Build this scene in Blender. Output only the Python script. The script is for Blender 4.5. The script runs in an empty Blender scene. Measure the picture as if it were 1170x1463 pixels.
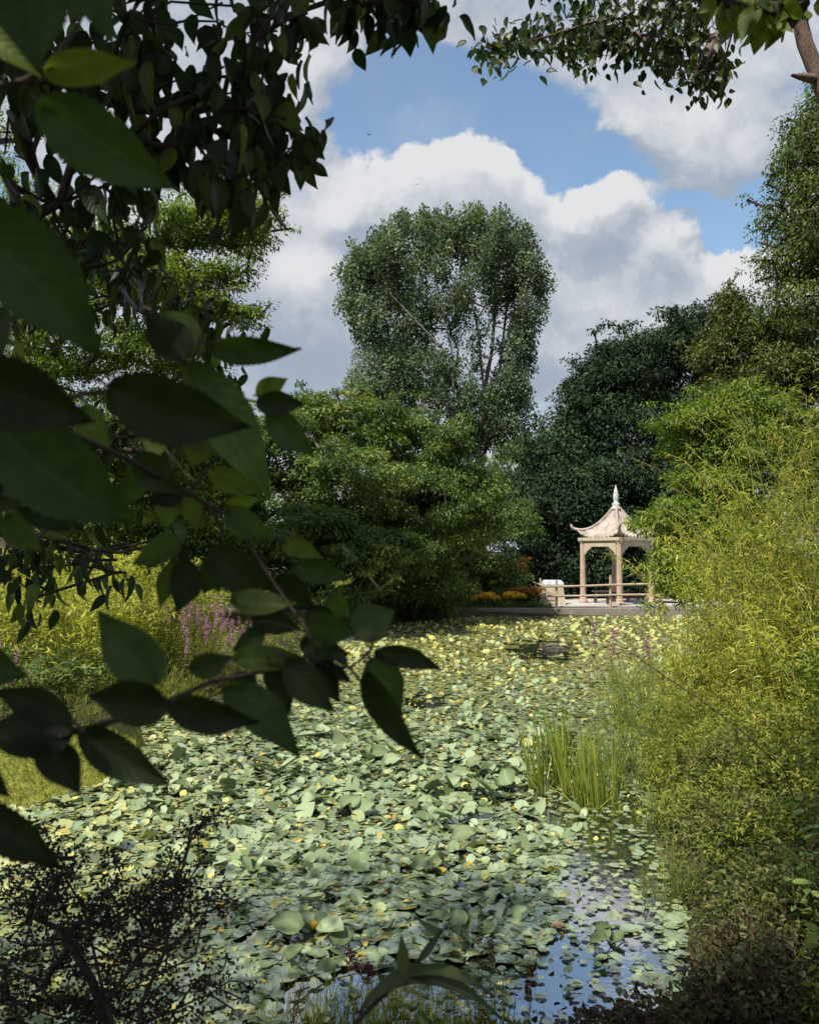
# light and exposure settings
EXPOSURE = 0.45
SUNV = (-0.40, -0.42, 0.82)      # direction to the sun: high, from the left
SUNE = 5.0
SKYS = 0.12
SKYM = (1.0, 1.02, 1.0)
CLOUDK = 5.2
WATER_IOR = 8.0
import bpy, math, random
import numpy as np
from math import radians, sin, cos, pi
from mathutils import Vector

SC = bpy.context.scene
COL = SC.collection
RNG = np.random.default_rng(7)
random.seed(7)

# ------------------------------------------------------------------ camera
F = 1170.0
CAM_H = 2.6
PITCH = math.atan(57.5 / F)
cam_d = bpy.data.cameras.new("camera")
cam_d.sensor_fit = 'HORIZONTAL'
cam_d.sensor_width = 36
cam_d.lens = 36
cam_d.clip_start = 0.02
cam_d.clip_end = 2000
cam_d.dof.use_dof = True
cam_d.dof.focus_distance = 20
cam_d.dof.aperture_fstop = 10
cam = bpy.data.objects.new("camera", cam_d)
COL.objects.link(cam)
cam.location = (0, 0, CAM_H)
cam.rotation_euler = (pi / 2 + PITCH, 0, 0)
SC.camera = cam

# ------------------------------------------------------------------ exposure
SC.view_settings.view_transform = 'Standard'
SC.view_settings.look = 'None'
SC.view_settings.gamma = 1
SC.view_settings.use_curve_mapping = False
SC.view_settings.exposure = EXPOSURE
SC.cycles.max_bounces = 8
SC.cycles.transparent_max_bounces = 8
SC.cycles.caustics_reflective = False
SC.cycles.caustics_refractive = False
SC.cycles.use_denoising = True

# ------------------------------------------------------------------ sun
SUN = Vector(SUNV).normalized()
sun_d = bpy.data.lights.new("sun", 'SUN')
sun_d.energy = SUNE
sun_d.angle = radians(0.6)
sun_d.color = (1, 0.93, 0.80)
sun = bpy.data.objects.new("sun", sun_d)
COL.objects.link(sun)
sun.rotation_euler = SUN.to_track_quat('Z', 'Y').to_euler()
sun.location = SUN * 60

# ------------------------------------------------------------------ world: sky and clouds
W = bpy.data.worlds.new("World")
SC.world = W
W.use_nodes = True
nt = W.node_tree
nt.nodes.clear()

class NG:
    """small helper to write node maths"""
    def __init__(s, tree): s.t = tree
    def node(s, kind, **kw):
        n = s.t.nodes.new(kind)
        for k, v in kw.items(): setattr(n, k, v)
        return n
    def put(s, sock, v):
        if hasattr(v, 'is_output') or isinstance(v, bpy.types.NodeSocket): s.t.links.new(v, sock)
        else: sock.default_value = v
    def m(s, op, *a, clamp=False):
        n = s.node('ShaderNodeMath', operation=op); n.use_clamp = clamp
        for i, v in enumerate(a): s.put(n.inputs[i], v)
        return n.outputs[0]
    def v(s, op, *a, out=0):
        n = s.node('ShaderNodeVectorMath', operation=op)
        for i, v in enumerate(a): s.put(n.inputs[i], v)
        return n.outputs[out]
    def ss(s, x, a, b, lo=0.0, hi=1.0):
        n = s.node('ShaderNodeMapRange', interpolation_type='SMOOTHSTEP')
        for i, v in enumerate((x, a, b, lo, hi)): s.put(n.inputs[i], v)
        return n.outputs[0]
    def mix(s, f, a, b, blend='MIX'):
        n = s.node('ShaderNodeMix', data_type='RGBA', blend_type=blend)
        s.put(n.inputs[0], f); s.put(n.inputs[6], a); s.put(n.inputs[7], b)
        return n.outputs[2]
    def noise(s, vec, scale, detail=5, rough=.55, out='Fac', dist=0.0, lac=2.0):
        n = s.node('ShaderNodeTexNoise')
        if vec is not None: s.put(n.inputs['Vector'], vec)
        n.inputs['Scale'].default_value = scale; n.inputs['Detail'].default_value = detail
        n.inputs['Roughness'].default_value = rough; n.inputs['Distortion'].default_value = dist
        n.inputs['Lacunarity'].default_value = lac
        return n.outputs[out]

def uvp(px, py): return ((px - 585) / F, (789 - py) / F)

# cloud density as a node group of a point in a plane of directions
cg = bpy.data.node_groups.new("cloud_density", 'ShaderNodeTree')
cg.interface.new_socket(name="P", in_out='INPUT', socket_type='NodeSocketVector')
cg.interface.new_socket(name="D", in_out='OUTPUT', socket_type='NodeSocketFloat')
g = NG(cg)
gi = g.node('NodeGroupInput'); go = g.node('NodeGroupOutput')
Pin = gi.outputs[0]
wn = g.noise(Pin, 7.0, 5, .6, out='Color')
warp = g.v('MULTIPLY', g.v('SUBTRACT', wn, (0.5, 0.5, 0.5)), (0.16, 0.16, 0.0))
Pw = g.v('ADD', Pin, warp)
HOLES = [  # px, py, rx, ry, strength: openings of blue between the clouds
    (610, 120, 165, 85, 1.35), (520, 165, 90, 50, .7), (790, 160, 105, 95, 1.15), (880, 215, 75, 50, .9), (700, 60, 60, 50, .6),
    (1045, 322, 75, 52, 1.5), (985, 268, 70, 24, .8), (1090, 250, 55, 30, .8),
    (1400, 100, 220, 160, 1.1), (-200, 300, 260, 150, 1.1), (200, -350, 300, 180, 1.1), (900, -500, 300, 200, 1.1),
]
BODY = [  # extra body so that the heaps keep their round heads
    (690, 265, 95, 75, 1.2), (600, 260, 90, 60, .8), (500, 255, 70, 45, .7), (860, 285, 70, 52, 1.1), (960, 350, 60, 50, .8),
    (1075, 410, 100, 55, 1.1), (700, 420, 330, 150, .8), (990, 180, 150, 90, .55), (430, 100, 120, 120, .5),
]
acc = None
def blob(px, py, rx, ry, s):
    u, v_ = uvp(px, py)
    d = g.v('MULTIPLY', g.v('SUBTRACT', Pw, (u, v_, 0)), (F / rx, F / ry, 0))
    L = g.v('LENGTH', d, out=1)
    return g.ss(L, 0.25, 1.25, s, 0.0)
acc = 0.62
for b in BODY: acc = g.m('ADD', acc, blob(*b))
acc = g.m('MINIMUM', acc, 1.25)
for b in HOLES: acc = g.m('SUBTRACT', acc, blob(*b))
fb = g.noise(Pw, 9.0, 9, .62)
acc = g.m('ADD', acc, g.m('MULTIPLY', g.m('SUBTRACT', fb, 0.5), 1.35))
cg.links.new(acc, go.inputs[0])

g = NG(nt)
tc = g.node('ShaderNodeTexCoord')
sep = g.node('ShaderNodeSeparateXYZ'); nt.links.new(tc.outputs['Generated'], sep.inputs[0])
ay = g.m('MAXIMUM', g.m('ABSOLUTE', sep.outputs[1]), 0.35)
cmb = g.node('ShaderNodeCombineXYZ')
nt.links.new(g.m('DIVIDE', sep.outputs[0], ay), cmb.inputs[0])
nt.links.new(g.m('DIVIDE', sep.outputs[2], ay), cmb.inputs[1])
P0 = cmb.outputs[0]
def dens(p):
    n = g.node('ShaderNodeGroup'); n.node_tree = cg
    g.put(n.inputs[0], p); return n.outputs[0]
D0 = dens(P0)
D1 = dens(g.v('ADD', P0, (-0.012, 0.035, 0)))
alpha = g.ss(D0, 0.10, 0.66)
rim = g.m('MULTIPLY', g.m('SUBTRACT', D0, D1), 0.7)
lum = g.m('ADD', 0.40, rim)
def glow(px, py, rx, ry, s):
    u, v_ = uvp(px, py)
    d = g.v('MULTIPLY', g.v('SUBTRACT', P0, (u, v_, 0)), (F / rx, F / ry, 0))
    return g.ss(g.v('LENGTH', d, out=1), 0.0, 1.0, s, 0.0)
LIGHTER = [(680, 225, 170, 80, .45), (470, 280, 120, 90, .25), (860, 260, 75, 45, .35), (1080, 400, 130, 70, .42), (425, 372, 75, 55, .5),
           (1000, 160, 260, 160, .22), (420, 90, 170, 170, .20), (790, 560, 150, 130, .22), (940, 470, 160, 80, .2), (150, 250, 300, 300, .3)]
DARKER = [(400, 500, 190, 110, .26), (560, 400, 120, 80, .12), (780, 350, 130, 60, .18), (885, 350, 80, 50, .12), (1000, 330, 30, 60, .1)]
for b in LIGHTER: lum = g.m('ADD', lum, glow(*b))
for b in DARKER: lum = g.m('SUBTRACT', lum, glow(*b))
lum = g.m('ADD', lum, g.m('MULTIPLY', g.m('SUBTRACT', g.noise(P0, 7.0, 10, .66, dist=.3), 0.5), 1.15))
lum = g.ss(lum, 0.0, 1.05)
K = CLOUDK
cloud = g.mix(lum, (0.42 * K, 0.50 * K, 0.61 * K, 1), (0.90 * K, 0.91 * K, 0.93 * K, 1))
sky = g.node('ShaderNodeTexSky', sky_type='NISHITA')
sky.sun_disc = False
sky.sun_elevation = math.asin(SUN.z)
sky.sun_rotation = math.atan2(SUN.x, SUN.y)
sky.air_density = 1.3; sky.dust_density = 0.6; sky.ozone_density = 2.0
skyc = g.mix(1.0, sky.outputs[0], (SKYM[0], SKYM[1], SKYM[2], 1), 'MULTIPLY')
thin = g.m('MULTIPLY', g.ss(g.noise(P0, 3.0, 6, .6), .42, .75), .3)
alpha2 = g.m('MAXIMUM', alpha, thin)
final = g.mix(alpha2, skyc, cloud)
# below the horizon: dull ground light
final = g.mix(g.ss(sep.outputs[2], -0.06, 0.0, 1.0, 0.0), final, (0.5, 0.6, 0.4, 1))
bg = g.node('ShaderNodeBackground'); bg.inputs[1].default_value = SKYS
nt.links.new(final, bg.inputs[0])
wo = g.node('ShaderNodeOutputWorld'); nt.links.new(bg.outputs[0], wo.inputs[0])
W.cycles.sampling_method = 'MANUAL'
W.cycles.sample_map_resolution = 512

# ------------------------------------------------------------------ helpers
cth, sth = cos(PITCH), sin(PITCH)
def P(px, py, Y):
    """world point seen at photo pixel (px, py) at distance Y in front"""
    x = (px - 585) / F; y = -(py - 731.5) / F
    dy = cth - y * sth; dz = sth + y * cth
    return np.array([x / dy * Y, Y, CAM_H + dz / dy * Y])
def G(px, py, z=0.0):
    x = (px - 585) / F; y = -(py - 731.5) / F
    dy = cth - y * sth; dz = sth + y * cth
    t = (z - CAM_H) / dz
    return np.array([x * t, dy * t, z])

def link_obj(name, mesh, parent=None, mat=None):
    o = bpy.data.objects.new(name, mesh)
    COL.objects.link(o)
    if parent is not None: o.parent = parent
    if mat is not None and len(mesh.materials) == 0: mesh.materials.append(mat)
    return o
def tag(o, label=None, cat=None, group=None, kind=None):
    if label: o["label"] = label
    if cat: o["category"] = cat
    if group: o["group"] = group
    if kind: o["kind"] = kind
    return o
def thing(name, label, cat, loc=(0, 0, 0), group=None, rz=0.0):
    o = bpy.data.objects.new(name, None); COL.objects.link(o)
    o.empty_display_size = 0.1
    o.location = loc; o.rotation_euler = (0, 0, rz)
    return tag(o, label, cat, group)

def mesh_np(name, verts, faces_flat, counts, smooth=False, attrs=None, uv=None):
    """mesh from numpy: verts (N,3), flat loop indices, loop counts per face"""
    me = bpy.data.meshes.new(name)
    n = len(verts); nf = len(counts); nl = len(faces_flat)
    me.vertices.add(n); me.loops.add(nl); me.polygons.add(nf)
    me.vertices.foreach_set("co", np.asarray(verts, np.float32).ravel())
    me.loops.foreach_set("vertex_index", np.asarray(faces_flat, np.int32))
    starts = np.concatenate([[0], np.cumsum(counts)[:-1]]).astype(np.int32)
    me.polygons.foreach_set("loop_start", starts)
    if smooth: me.polygons.foreach_set("use_smooth", np.ones(nf, bool))
    me.update(calc_edges=True)
    for k, a in (attrs or {}).items():
        at = me.attributes.new(k, 'FLOAT', 'POINT')
        at.data.foreach_set("value", np.asarray(a, np.float32))
    if uv is not None:
        l = me.uv_layers.new(name="UVMap")
        l.data.foreach_set("uv", np.asarray(uv, np.float32)[np.asarray(faces_flat)].ravel())
    return me

def mesh_py(name, verts, faces, smooth=False):
    me = bpy.data.meshes.new(name)
    me.from_pydata([tuple(map(float, v)) for v in verts], [], faces)
    if smooth: me.polygons.foreach_set("use_smooth", [True] * len(me.polygons))
    me.update()
    return me

def norm(a, axis=-1):
    return a / np.maximum(np.linalg.norm(a, axis=axis, keepdims=True), 1e-9)

# ---- leaf templates: verts (along, across, normal) and faces
def tmpl_diamond(fold=.10, wide=.42):
    v = [(0, 0, 0), (wide, -.5, fold), (1, 0, -.10), (wide, .5, fold)]
    return np.array(v), [(0, 1, 2), (0, 2, 3)]
def tmpl_hex(fold=.12, droop=.12):
    v = [(0, 0, 0), (.25, -.42, fold), (.62, -.42, fold - droop * .4), (1, 0, -droop), (.62, .42, fold - droop * .4), (.25, .42, fold)]
    return np.array(v), [(0, 1, 2, 3), (0, 3, 4, 5)]
def tmpl_blade(droop=.3):
    v = [(0, 0, 0), (.3, -.5, .02), (.3, .5, .02), (.7, -.35, -droop * .45), (.7, .35, -droop * .45), (1, 0, -droop)]
    return np.array(v), [(0, 1, 2), (1, 3, 4, 2), (3, 5, 4)]
def profile(t, tip=1.0, base=.75):
    w = np.sin(pi * np.clip(t, 0, 1) ** .72) ** base
    w = w * (1 - 0.35 * np.clip((t - .6) / .4, 0, 1) * tip)
    return w
def tmpl_leaf(nx=8, ns=1, fold=.14, droop=.15, tip=1.0, saw=0.0, wave=0.0, seed=0):
    r = np.random.default_rng(seed)
    vs = []; idx = []
    ph = r.uniform(0, 6, 4)
    for i in range(nx + 1):
        t = i / nx
        w = float(profile(np.array(t), tip)) * .5
        if 0 < i < nx and saw: w *= 1 + saw * (1 if i % 2 else -1)
        row = []
        for j in range(-ns, ns + 1):
            s = j / ns
            z = fold * abs(s) ** 1.2 * (1 - t * .4) - droop * t ** 2 + wave * sin(t * 14 + ph[0] + (2 if s > 0 else 0)) * abs(s)
            row.append(len(vs)); vs.append((t - (saw * .25 * abs(s) if saw else 0) * (i % 2), s * w, z))
        idx.append(row)
    fs = []
    for i in range(nx):
        for j in range(2 * ns):
            fs.append((idx[i][j], idx[i + 1][j], idx[i + 1][j + 1], idx[i][j + 1]))
    uv = [(i / nx, j / (2 * ns)) for i in range(nx + 1) for j in range(2 * ns + 1)]
    return np.array(vs), fs, np.array(uv)
T_DIA, T_HEX, T_BLA = tmpl_diamond(), tmpl_hex(), tmpl_blade()

def leaves(name, pos, d, nrm, L, Wd, tone, tmpl=T_DIA, parent=None, mat=None, smooth=False):
    tv, tf = tmpl[0], tmpl[1]
    N = len(pos); k = len(tv)
    d = norm(d); side = norm(np.cross(nrm, d)); n2 = np.cross(d, side)
    L = np.broadcast_to(L, (N,))[:, None, None]; Wd = np.broadcast_to(Wd, (N,))[:, None, None]
    V = (pos[:, None, :] + d[:, None, :] * tv[None, :, 0:1] * L + side[:, None, :] * tv[None, :, 1:2] * Wd
         + n2[:, None, :] * tv[None, :, 2:3] * L).reshape(-1, 3)
    flat = np.concatenate([np.array(f) for f in tf])
    cnt = np.array([len(f) for f in tf])
    idx = (flat[None, :] + (np.arange(N) * k)[:, None]).ravel()
    uv = np.tile(tmpl[2], (N, 1)) if len(tmpl) > 2 else None
    me = mesh_np(name, V, idx, np.tile(cnt, N), smooth, {"tone": np.repeat(np.clip(tone, 0, 1), k)}, uv)
    return link_obj(name, me, parent, mat)

def tubes(paths, radii, sides=5):
    """paths: list of (n,3) arrays; radii: list of (n,) -> verts, faces"""
    Vs = []; Fs = []; off = 0
    for p, r in zip(paths, radii):
        p = np.asarray(p, float); r = np.asarray(r, float); n = len(p)
        t = norm(np.gradient(p, axis=0))
        ref = np.array([0, 0, 1.0]) if abs(t[0][2]) < .8 else np.array([1.0, 0, 0])
        a = norm(np.cross(t, ref)); b = np.cross(t, a)
        ang = np.arange(sides) * 2 * pi / sides
        ring = p[:, None, :] + r[:, None, None] * (a[:, None, :] * np.cos(ang)[None, :, None] + b[:, None, :] * np.sin(ang)[None, :, None])
        Vs.append(ring.reshape(-1, 3))
        i = np.arange(n - 1)[:, None] * sides + off; j = np.arange(sides)[None, :]; j2 = (j + 1) % sides
        q = np.stack([i + j, i + j2, i + sides + j2, i + sides + j], -1).reshape(-1, 4)
        Fs.append(q); off += n * sides
    return np.concatenate(Vs), np.concatenate(Fs)
def tube_obj(name, paths, radii, sides, parent, mat):
    V, Fq = tubes(paths, radii, sides)
    return link_obj(name, mesh_np(name, V, Fq.ravel(), np.full(len(Fq), 4), True), parent, mat)

def grow(roots, targets, r0, rtip=.01, seed=0, sag=.0, step=.6, power=2.3, up=.25):
    """joins every target to the nearest earlier node of the skeleton.
    roots: list of polylines (arrays). returns branch paths and radii"""
    r = np.random.default_rng(seed)
    nodes = []; par = []
    for poly in roots:
        base = None
        poly = np.asarray(poly, float)
        if nodes:
            dd = np.linalg.norm(np.array(nodes) - poly[0], axis=1); base = int(dd.argmin())
            if dd[base] < 1e-6: poly = poly[1:]
        last = base if base is not None else -1
        for q in poly:
            nodes.append(np.array(q)); par.append(last); last = len(nodes) - 1
    tg = np.asarray(targets)
    root0 = nodes[0]
    order = np.argsort(np.linalg.norm(tg - nodes[len(roots[0]) // 2], axis=1))
    A = np.zeros((len(nodes) + len(tg) * 40, 3)); A[:len(nodes)] = nodes; n = len(nodes)
    for k in order:
        q = tg[k]
        dv = A[:n] - q
        dist = np.linalg.norm(dv, axis=1) + np.maximum(0, dv[:, 2]) * 1.2
        b = int(dist.argmin()); st = A[b].copy(); L = np.linalg.norm(q - st)
        m = max(1, min(12, int(L / step)))
        last = b
        mid = r.normal(0, .07 * L, 3) + np.array([0, 0, up * .3 * L])
        for i in range(1, m + 1):
            t = i / m
            pt = st * (1 - t) + q * t + mid * 4 * t * (1 - t) * .5 + r.normal(0, .02 * L, 3) * (t < 1)
            if n >= len(A): A = np.vstack([A, np.zeros((2000, 3))])
            A[n] = pt; par.append(last); last = n; n += 1
    A = A[:n]; par = np.array(par)
    kids = [[] for _ in range(n)]
    for i, p_ in enumerate(par):
        if p_ >= 0: kids[p_].append(i)
    w = np.zeros(n)
    for i in range(n - 1, -1, -1):
        if not kids[i]: w[i] = 1
        if par[i] >= 0: w[par[i]] += w[i]
    # order of nodes guarantees parents come first
    rad = rtip + (r0 - rtip) * (w / w[0]) ** (1 / power)
    paths = []; rads = []
    for i in range(n):
        if par[i] < 0 or len(kids[par[i]]) > 1 and max(kids[par[i]], key=lambda c: w[c]) != i:
            ch = [i] if par[i] < 0 else [par[i], i]
            rr = [rad[i]] if par[i] < 0 else [min(rad[par[i]], rad[i] * 1.3), rad[i]]
            c = i
            while kids[c]:
                c = max(kids[c], key=lambda x: w[x]); ch.append(c); rr.append(rad[c])
            if len(ch) > 1: paths.append(A[ch]); rads.append(np.array(rr))
    return paths, rads

# ------------------------------------------------------------------ materials
def new_mat(name):
    m = bpy.data.materials.new(name); m.use_nodes = True
    t = m.node_tree; t.nodes.clear()
    return m, NG(t)
def ramp(g, fac, stops):
    n = g.node('ShaderNodeValToRGB'); g.put(n.inputs[0], fac)
    e = n.color_ramp.elements
    while len(e) < len(stops): e.new(.5)
    for el, (p_, c) in zip(e, stops): el.position = p_; el.color = (*c, 1)
    return n.outputs[0]
def leaf_mat(name, stops, trans=.35, rough=.5, spec=.3, tcol=1.3, veins=False):
    m, g = new_mat(name)
    at = g.node('ShaderNodeAttribute', attribute_name='tone')
    c = ramp(g, at.outputs['Fac'], stops)
    b = g.node('ShaderNodeBsdfPrincipled')
    b.inputs['Roughness'].default_value = rough
    b.inputs['Specular IOR Level'].default_value = spec
    tr = g.node('ShaderNodeBsdfTranslucent')
    if veins:
        tcn = g.node('ShaderNodeUVMap'); tcn.uv_map = "UVMap"
        sp = g.node('ShaderNodeSeparateXYZ'); g.put(sp.inputs[0], tcn.outputs[0])
        s = g.m('ABSOLUTE', g.m('SUBTRACT', sp.outputs[1], .5))
        k = g.m('SUBTRACT', g.m('MULTIPLY', sp.outputs[0], 9.0), g.m('MULTIPLY', s, 5.0))
        w = g.m('ABSOLUTE', g.m('SUBTRACT', g.m('FRACT', k), .5))
        vein = g.ss(w, 0.0, .10, 1.0, 0.0)
        mid = g.ss(s, 0.0, .03, 1.0, 0.0)
        vv = g.m('MAXIMUM', g.m('MULTIPLY', vein, .5), mid)
        tcg = g.node('ShaderNodeTexCoord')
        mot = g.noise(tcg.outputs['Object'], 60, 4, .6)
        c = g.mix(g.m('MULTIPLY', vv, .5), c, g.mix(1.0, c, (1.9, 1.8, 1.6, 1), 'MULTIPLY'))
        c = g.mix(1.0, c, ramp(g, mot, [(.3, (.75, .75, .75)), (.7, (1.2, 1.2, 1.1))]), 'MULTIPLY')
        bp = g.node('ShaderNodeBump'); bp.inputs['Strength'].default_value = .3; bp.inputs['Distance'].default_value = .0013
        g.put(bp.inputs['Height'], g.m('ADD', g.m('MULTIPLY', vv, -1.0), g.m('MULTIPLY', w, 1.2)))
        g.put(b.inputs['Normal'], bp.outputs[0])
    g.put(b.inputs['Base Color'], c)
    g.put(tr.inputs[0], g.mix(1.0, c, (tcol * 1.05, tcol * 1.1, tcol * .5, 1), 'MULTIPLY'))
    mx = g.node('ShaderNodeMixShader'); mx.inputs[0].default_value = trans
    g.put(mx.inputs[1], b.outputs[0]); g.put(mx.inputs[2], tr.outputs[0])
    o = g.node('ShaderNodeOutputMaterial'); g.put(o.inputs[0], mx.outputs[0])
    return m
def surf_mat(name, stops, scale=3, detail=6, rough=.8, bump=.3, bdist=.02, spec=.3, stretch=(1, 1, 1), coord='Object'):
    m, g = new_mat(name)
    tcn = g.node('ShaderNodeTexCoord')
    v = g.v('MULTIPLY', tcn.outputs[coord], stretch)
    n = g.noise(v, scale, detail, .65)
    c = ramp(g, n, stops)
    b = g.node('ShaderNodeBsdfPrincipled'); b.inputs['Roughness'].default_value = rough
    b.inputs['Specular IOR Level'].default_value = spec
    g.put(b.inputs['Base Color'], c)
    if bump:
        bp = g.node('ShaderNodeBump'); bp.inputs['Strength'].default_value = bump; bp.inputs['Distance'].default_value = bdist
        g.put(bp.inputs['Height'], g.noise(v, scale * 4, 6, .7)); g.put(b.inputs['Normal'], bp.outputs[0])
    o = g.node('ShaderNodeOutputMaterial'); g.put(o.inputs[0], b.outputs[0])
    return m

M = {}
M['bark'] = surf_mat('bark', [(.3, (.045, .035, .028)), (.7, (.13, .105, .085))], 6, rough=.9, bump=.8, stretch=(3, 3, .6))
M['bark_pale'] = surf_mat('bark_pale', [(.3, (.12, .10, .085)), (.7, (.30, .26, .22))], 4, rough=.9, bump=.6, stretch=(3, 3, .6))
M['bark_red'] = surf_mat('bark_red', [(.3, (.10, .065, .055)), (.7, (.24, .17, .15))], 8, rough=.85, bump=.7, stretch=(3, 3, .8))
M['twig'] = surf_mat('twig', [(.3, (.03, .022, .018)), (.7, (.07, .05, .04))], 20, rough=.8, bump=.3)
M['poplar'] = leaf_mat('poplar_leaf', [(0, (.035, .065, .035)), (.5, (.11, .165, .095)), (.8, (.19, .25, .16)), (1, (.28, .33, .25))], .32, .65, .2)
M['dark'] = leaf_mat('dark_leaf', [(0, (.012, .026, .014)), (.6, (.028, .058, .026)), (1, (.07, .12, .05))], .18, .65, .25)
M['mid'] = leaf_mat('mid_leaf', [(0, (.035, .065, .018)), (.5, (.098, .168, .044)), (.85, (.19, .26, .065)), (1, (.30, .31, .09))], .3, .45)
M['lime'] = leaf_mat('lime_leaf', [(0, (.07, .13, .025)), (.5, (.15, .23, .035)), (1, (.30, .34, .06))], .35, .5)
M['gold'] = leaf_mat('gold_leaf', [(0, (.10, .16, .025)), (.45, (.29, .34, .04)), (.8, (.46, .45, .07)), (1, (.58, .54, .16))], .35, .45)
M['herb'] = leaf_mat('herb_leaf', [(0, (.06, .09, .018)), (.5, (.20, .24, .035)), (.85, (.35, .35, .06)), (1, (.42, .34, .08))], .35, .55)
M['olive'] = leaf_mat('olive_leaf', [(0, (.03, .05, .014)), (.6, (.09, .12, .03)), (.9, (.17, .18, .05)), (1, (.22, .19, .06))], .3, .5)
M['olive_green'] = leaf_mat('olive_green_leaf', [(0, (.03, .055, .016)), (.6, (.085, .14, .035)), (1, (.20, .24, .06))], .3, .5)
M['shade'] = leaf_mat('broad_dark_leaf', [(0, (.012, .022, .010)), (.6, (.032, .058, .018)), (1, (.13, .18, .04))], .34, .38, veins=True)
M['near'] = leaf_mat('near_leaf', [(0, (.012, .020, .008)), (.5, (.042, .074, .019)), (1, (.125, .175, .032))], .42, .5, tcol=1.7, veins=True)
M['rust'] = leaf_mat('rust_leaf', [(0, (.03, .015, .010)), (.35, (.06, .035, .02)), (.55, (.06, .07, .025)), (.85, (.10, .12, .04)), (1, (.22, .20, .10))], .25, .5)
M['reed'] = leaf_mat('reed_leaf', [(0, (.08, .12, .02)), (.6, (.22, .27, .04)), (1, (.36, .36, .09))], .35, .4)
M['pink'] = leaf_mat('pink_flower', [(0, (.26, .10, .24)), (1, (.48, .26, .44))], .3, .7)
M['maroon'] = leaf_mat('maroon_flower', [(0, (.08, .015, .02)), (1, (.22, .06, .08))], .2, .7)
M['yellow'] = leaf_mat('yellow_flower', [(0, (.70, .42, .02)), (1, (.85, .62, .10))], .3, .6)
M['orange'] = leaf_mat('orange_leaf', [(0, (.22, .12, .03)), (1, (.45, .24, .06))], .3, .6)
M['rust_d'] = leaf_mat('tiny_dark_leaf', [(0, (.015, .012, .008)), (.6, (.035, .032, .018)), (1, (.07, .07, .03))], .2, .5)
M['near_soft'] = leaf_mat('lance_leaf', [(0, (.02, .03, .012)), (.5, (.05, .08, .02)), (1, (.16, .18, .09))], .3, .4, veins=False)
M['stem'] = surf_mat('stem_green', [(.3, (.06, .09, .03)), (.7, (.13, .16, .05))], 9, rough=.6, bump=0)
M['stem_gold'] = surf_mat('bamboo_culm', [(.3, (.22, .20, .05)), (.7, (.42, .36, .12))], 9, rough=.5, bump=0)
M['stem_red'] = surf_mat('stem_red', [(.3, (.10, .05, .03)), (.7, (.20, .12, .06))], 9, rough=.6, bump=0)

def pad_mat(name='lily_pad', gloss=True):
    m, g = new_mat(name)
    at = g.node('ShaderNodeAttribute', attribute_name='tone')
    oi = g.node('ShaderNodeObjectInfo')
    tcn = g.node('ShaderNodeTexCoord'); geo = g.node('ShaderNodeNewGeometry')
    n = g.noise(geo.outputs['Position'], 14, 4, .6)
    t = g.m('ADD', at.outputs['Fac'], g.m('MULTIPLY', g.m('SUBTRACT', n, .5), .10))
    c = ramp(g, t, [(0, (.03, .035, .015)), (.10, (.08, .105, .035)), (.35, (.155, .22, .10)), (.62, (.265, .34, .195)), (.72, (.36, .38, .13)), (.82, (.44, .42, .11)), (.92, (.55, .44, .09)), (1, (.30, .17, .06))])
    b = g.node('ShaderNodeBsdfPrincipled')
    b.inputs['Roughness'].default_value = .6; b.inputs['Specular IOR Level'].default_value = .5
    if gloss: b.inputs['Coat Weight'].default_value = 1.0; b.inputs['Coat Roughness'].default_value = .14; b.inputs['Coat IOR'].default_value = 2.6
    g.put(b.inputs['Base Color'], c)
    bp = g.node('ShaderNodeBump'); bp.inputs['Strength'].default_value = .35; bp.inputs['Distance'].default_value = .004
    g.put(bp.inputs['Height'], g.noise(geo.outputs['Position'], 45, 3, .6)); g.put(b.inputs['Normal'], bp.outputs[0])
    o = g.node('ShaderNodeOutputMaterial'); g.put(o.inputs[0], b.outputs[0])
    return m
M['pad'] = pad_mat()
M['pad_dry'] = pad_mat('lily_pad_dry', False)
def water_mat():
    m, g = new_mat('pond_water')
    b = g.node('ShaderNodeBsdfPrincipled')
    b.inputs['Base Color'].default_value = (.012, .018, .012, 1)
    b.inputs['Roughness'].default_value = .04; b.inputs['IOR'].default_value = WATER_IOR
    geo = g.node('ShaderNodeNewGeometry')
    bp = g.node('ShaderNodeBump'); bp.inputs['Strength'].default_value = .12; bp.inputs['Distance'].default_value = .02
    g.put(bp.inputs['Height'], g.noise(geo.outputs['Position'], 5, 4, .6)); g.put(b.inputs['Normal'], bp.outputs[0])
    o = g.node('ShaderNodeOutputMaterial'); g.put(o.inputs[0], b.outputs[0])
    return m
M['water'] = water_mat()
M['ground'] = surf_mat('ground_soil', [(.3, (.02, .02, .012)), (.5, (.04, .042, .016)), (.7, (.09, .09, .03))], 1.5, 9, rough=.95, bump=.8, bdist=.05)
M['stone'] = surf_mat('pavilion_stone', [(.3, (.34, .25, .19)), (.55, (.46, .35, .27)), (.75, (.54, .44, .36))], 3, 8, rough=.8, bump=.25, bdist=.01)
M['beam'] = surf_mat('pavilion_beam', [(.3, (.38, .32, .25)), (.7, (.54, .47, .38))], 3, 8, rough=.8, bump=.25, bdist=.01)
M['tile'] = surf_mat('roof_tile', [(.28, (.17, .14, .125)), (.5, (.38, .325, .295)), (.72, (.55, .48, .44))], 2.2, 9, rough=.75, bump=.4, bdist=.02)
M['finial'] = surf_mat('finial_stone', [(.3, (.40, .42, .42)), (.7, (.62, .63, .62))], 6, 6, rough=.7)
M['wood_pale'] = surf_mat('weathered_wood', [(.3, (.26, .19, .14)), (.7, (.50, .41, .33))], 5, 7, rough=.85, stretch=(1, 1, 4))
M['wood_dark'] = surf_mat('dark_wood', [(.3, (.035, .028, .024)), (.7, (.10, .08, .07))], 6, 7, rough=.7)
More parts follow.
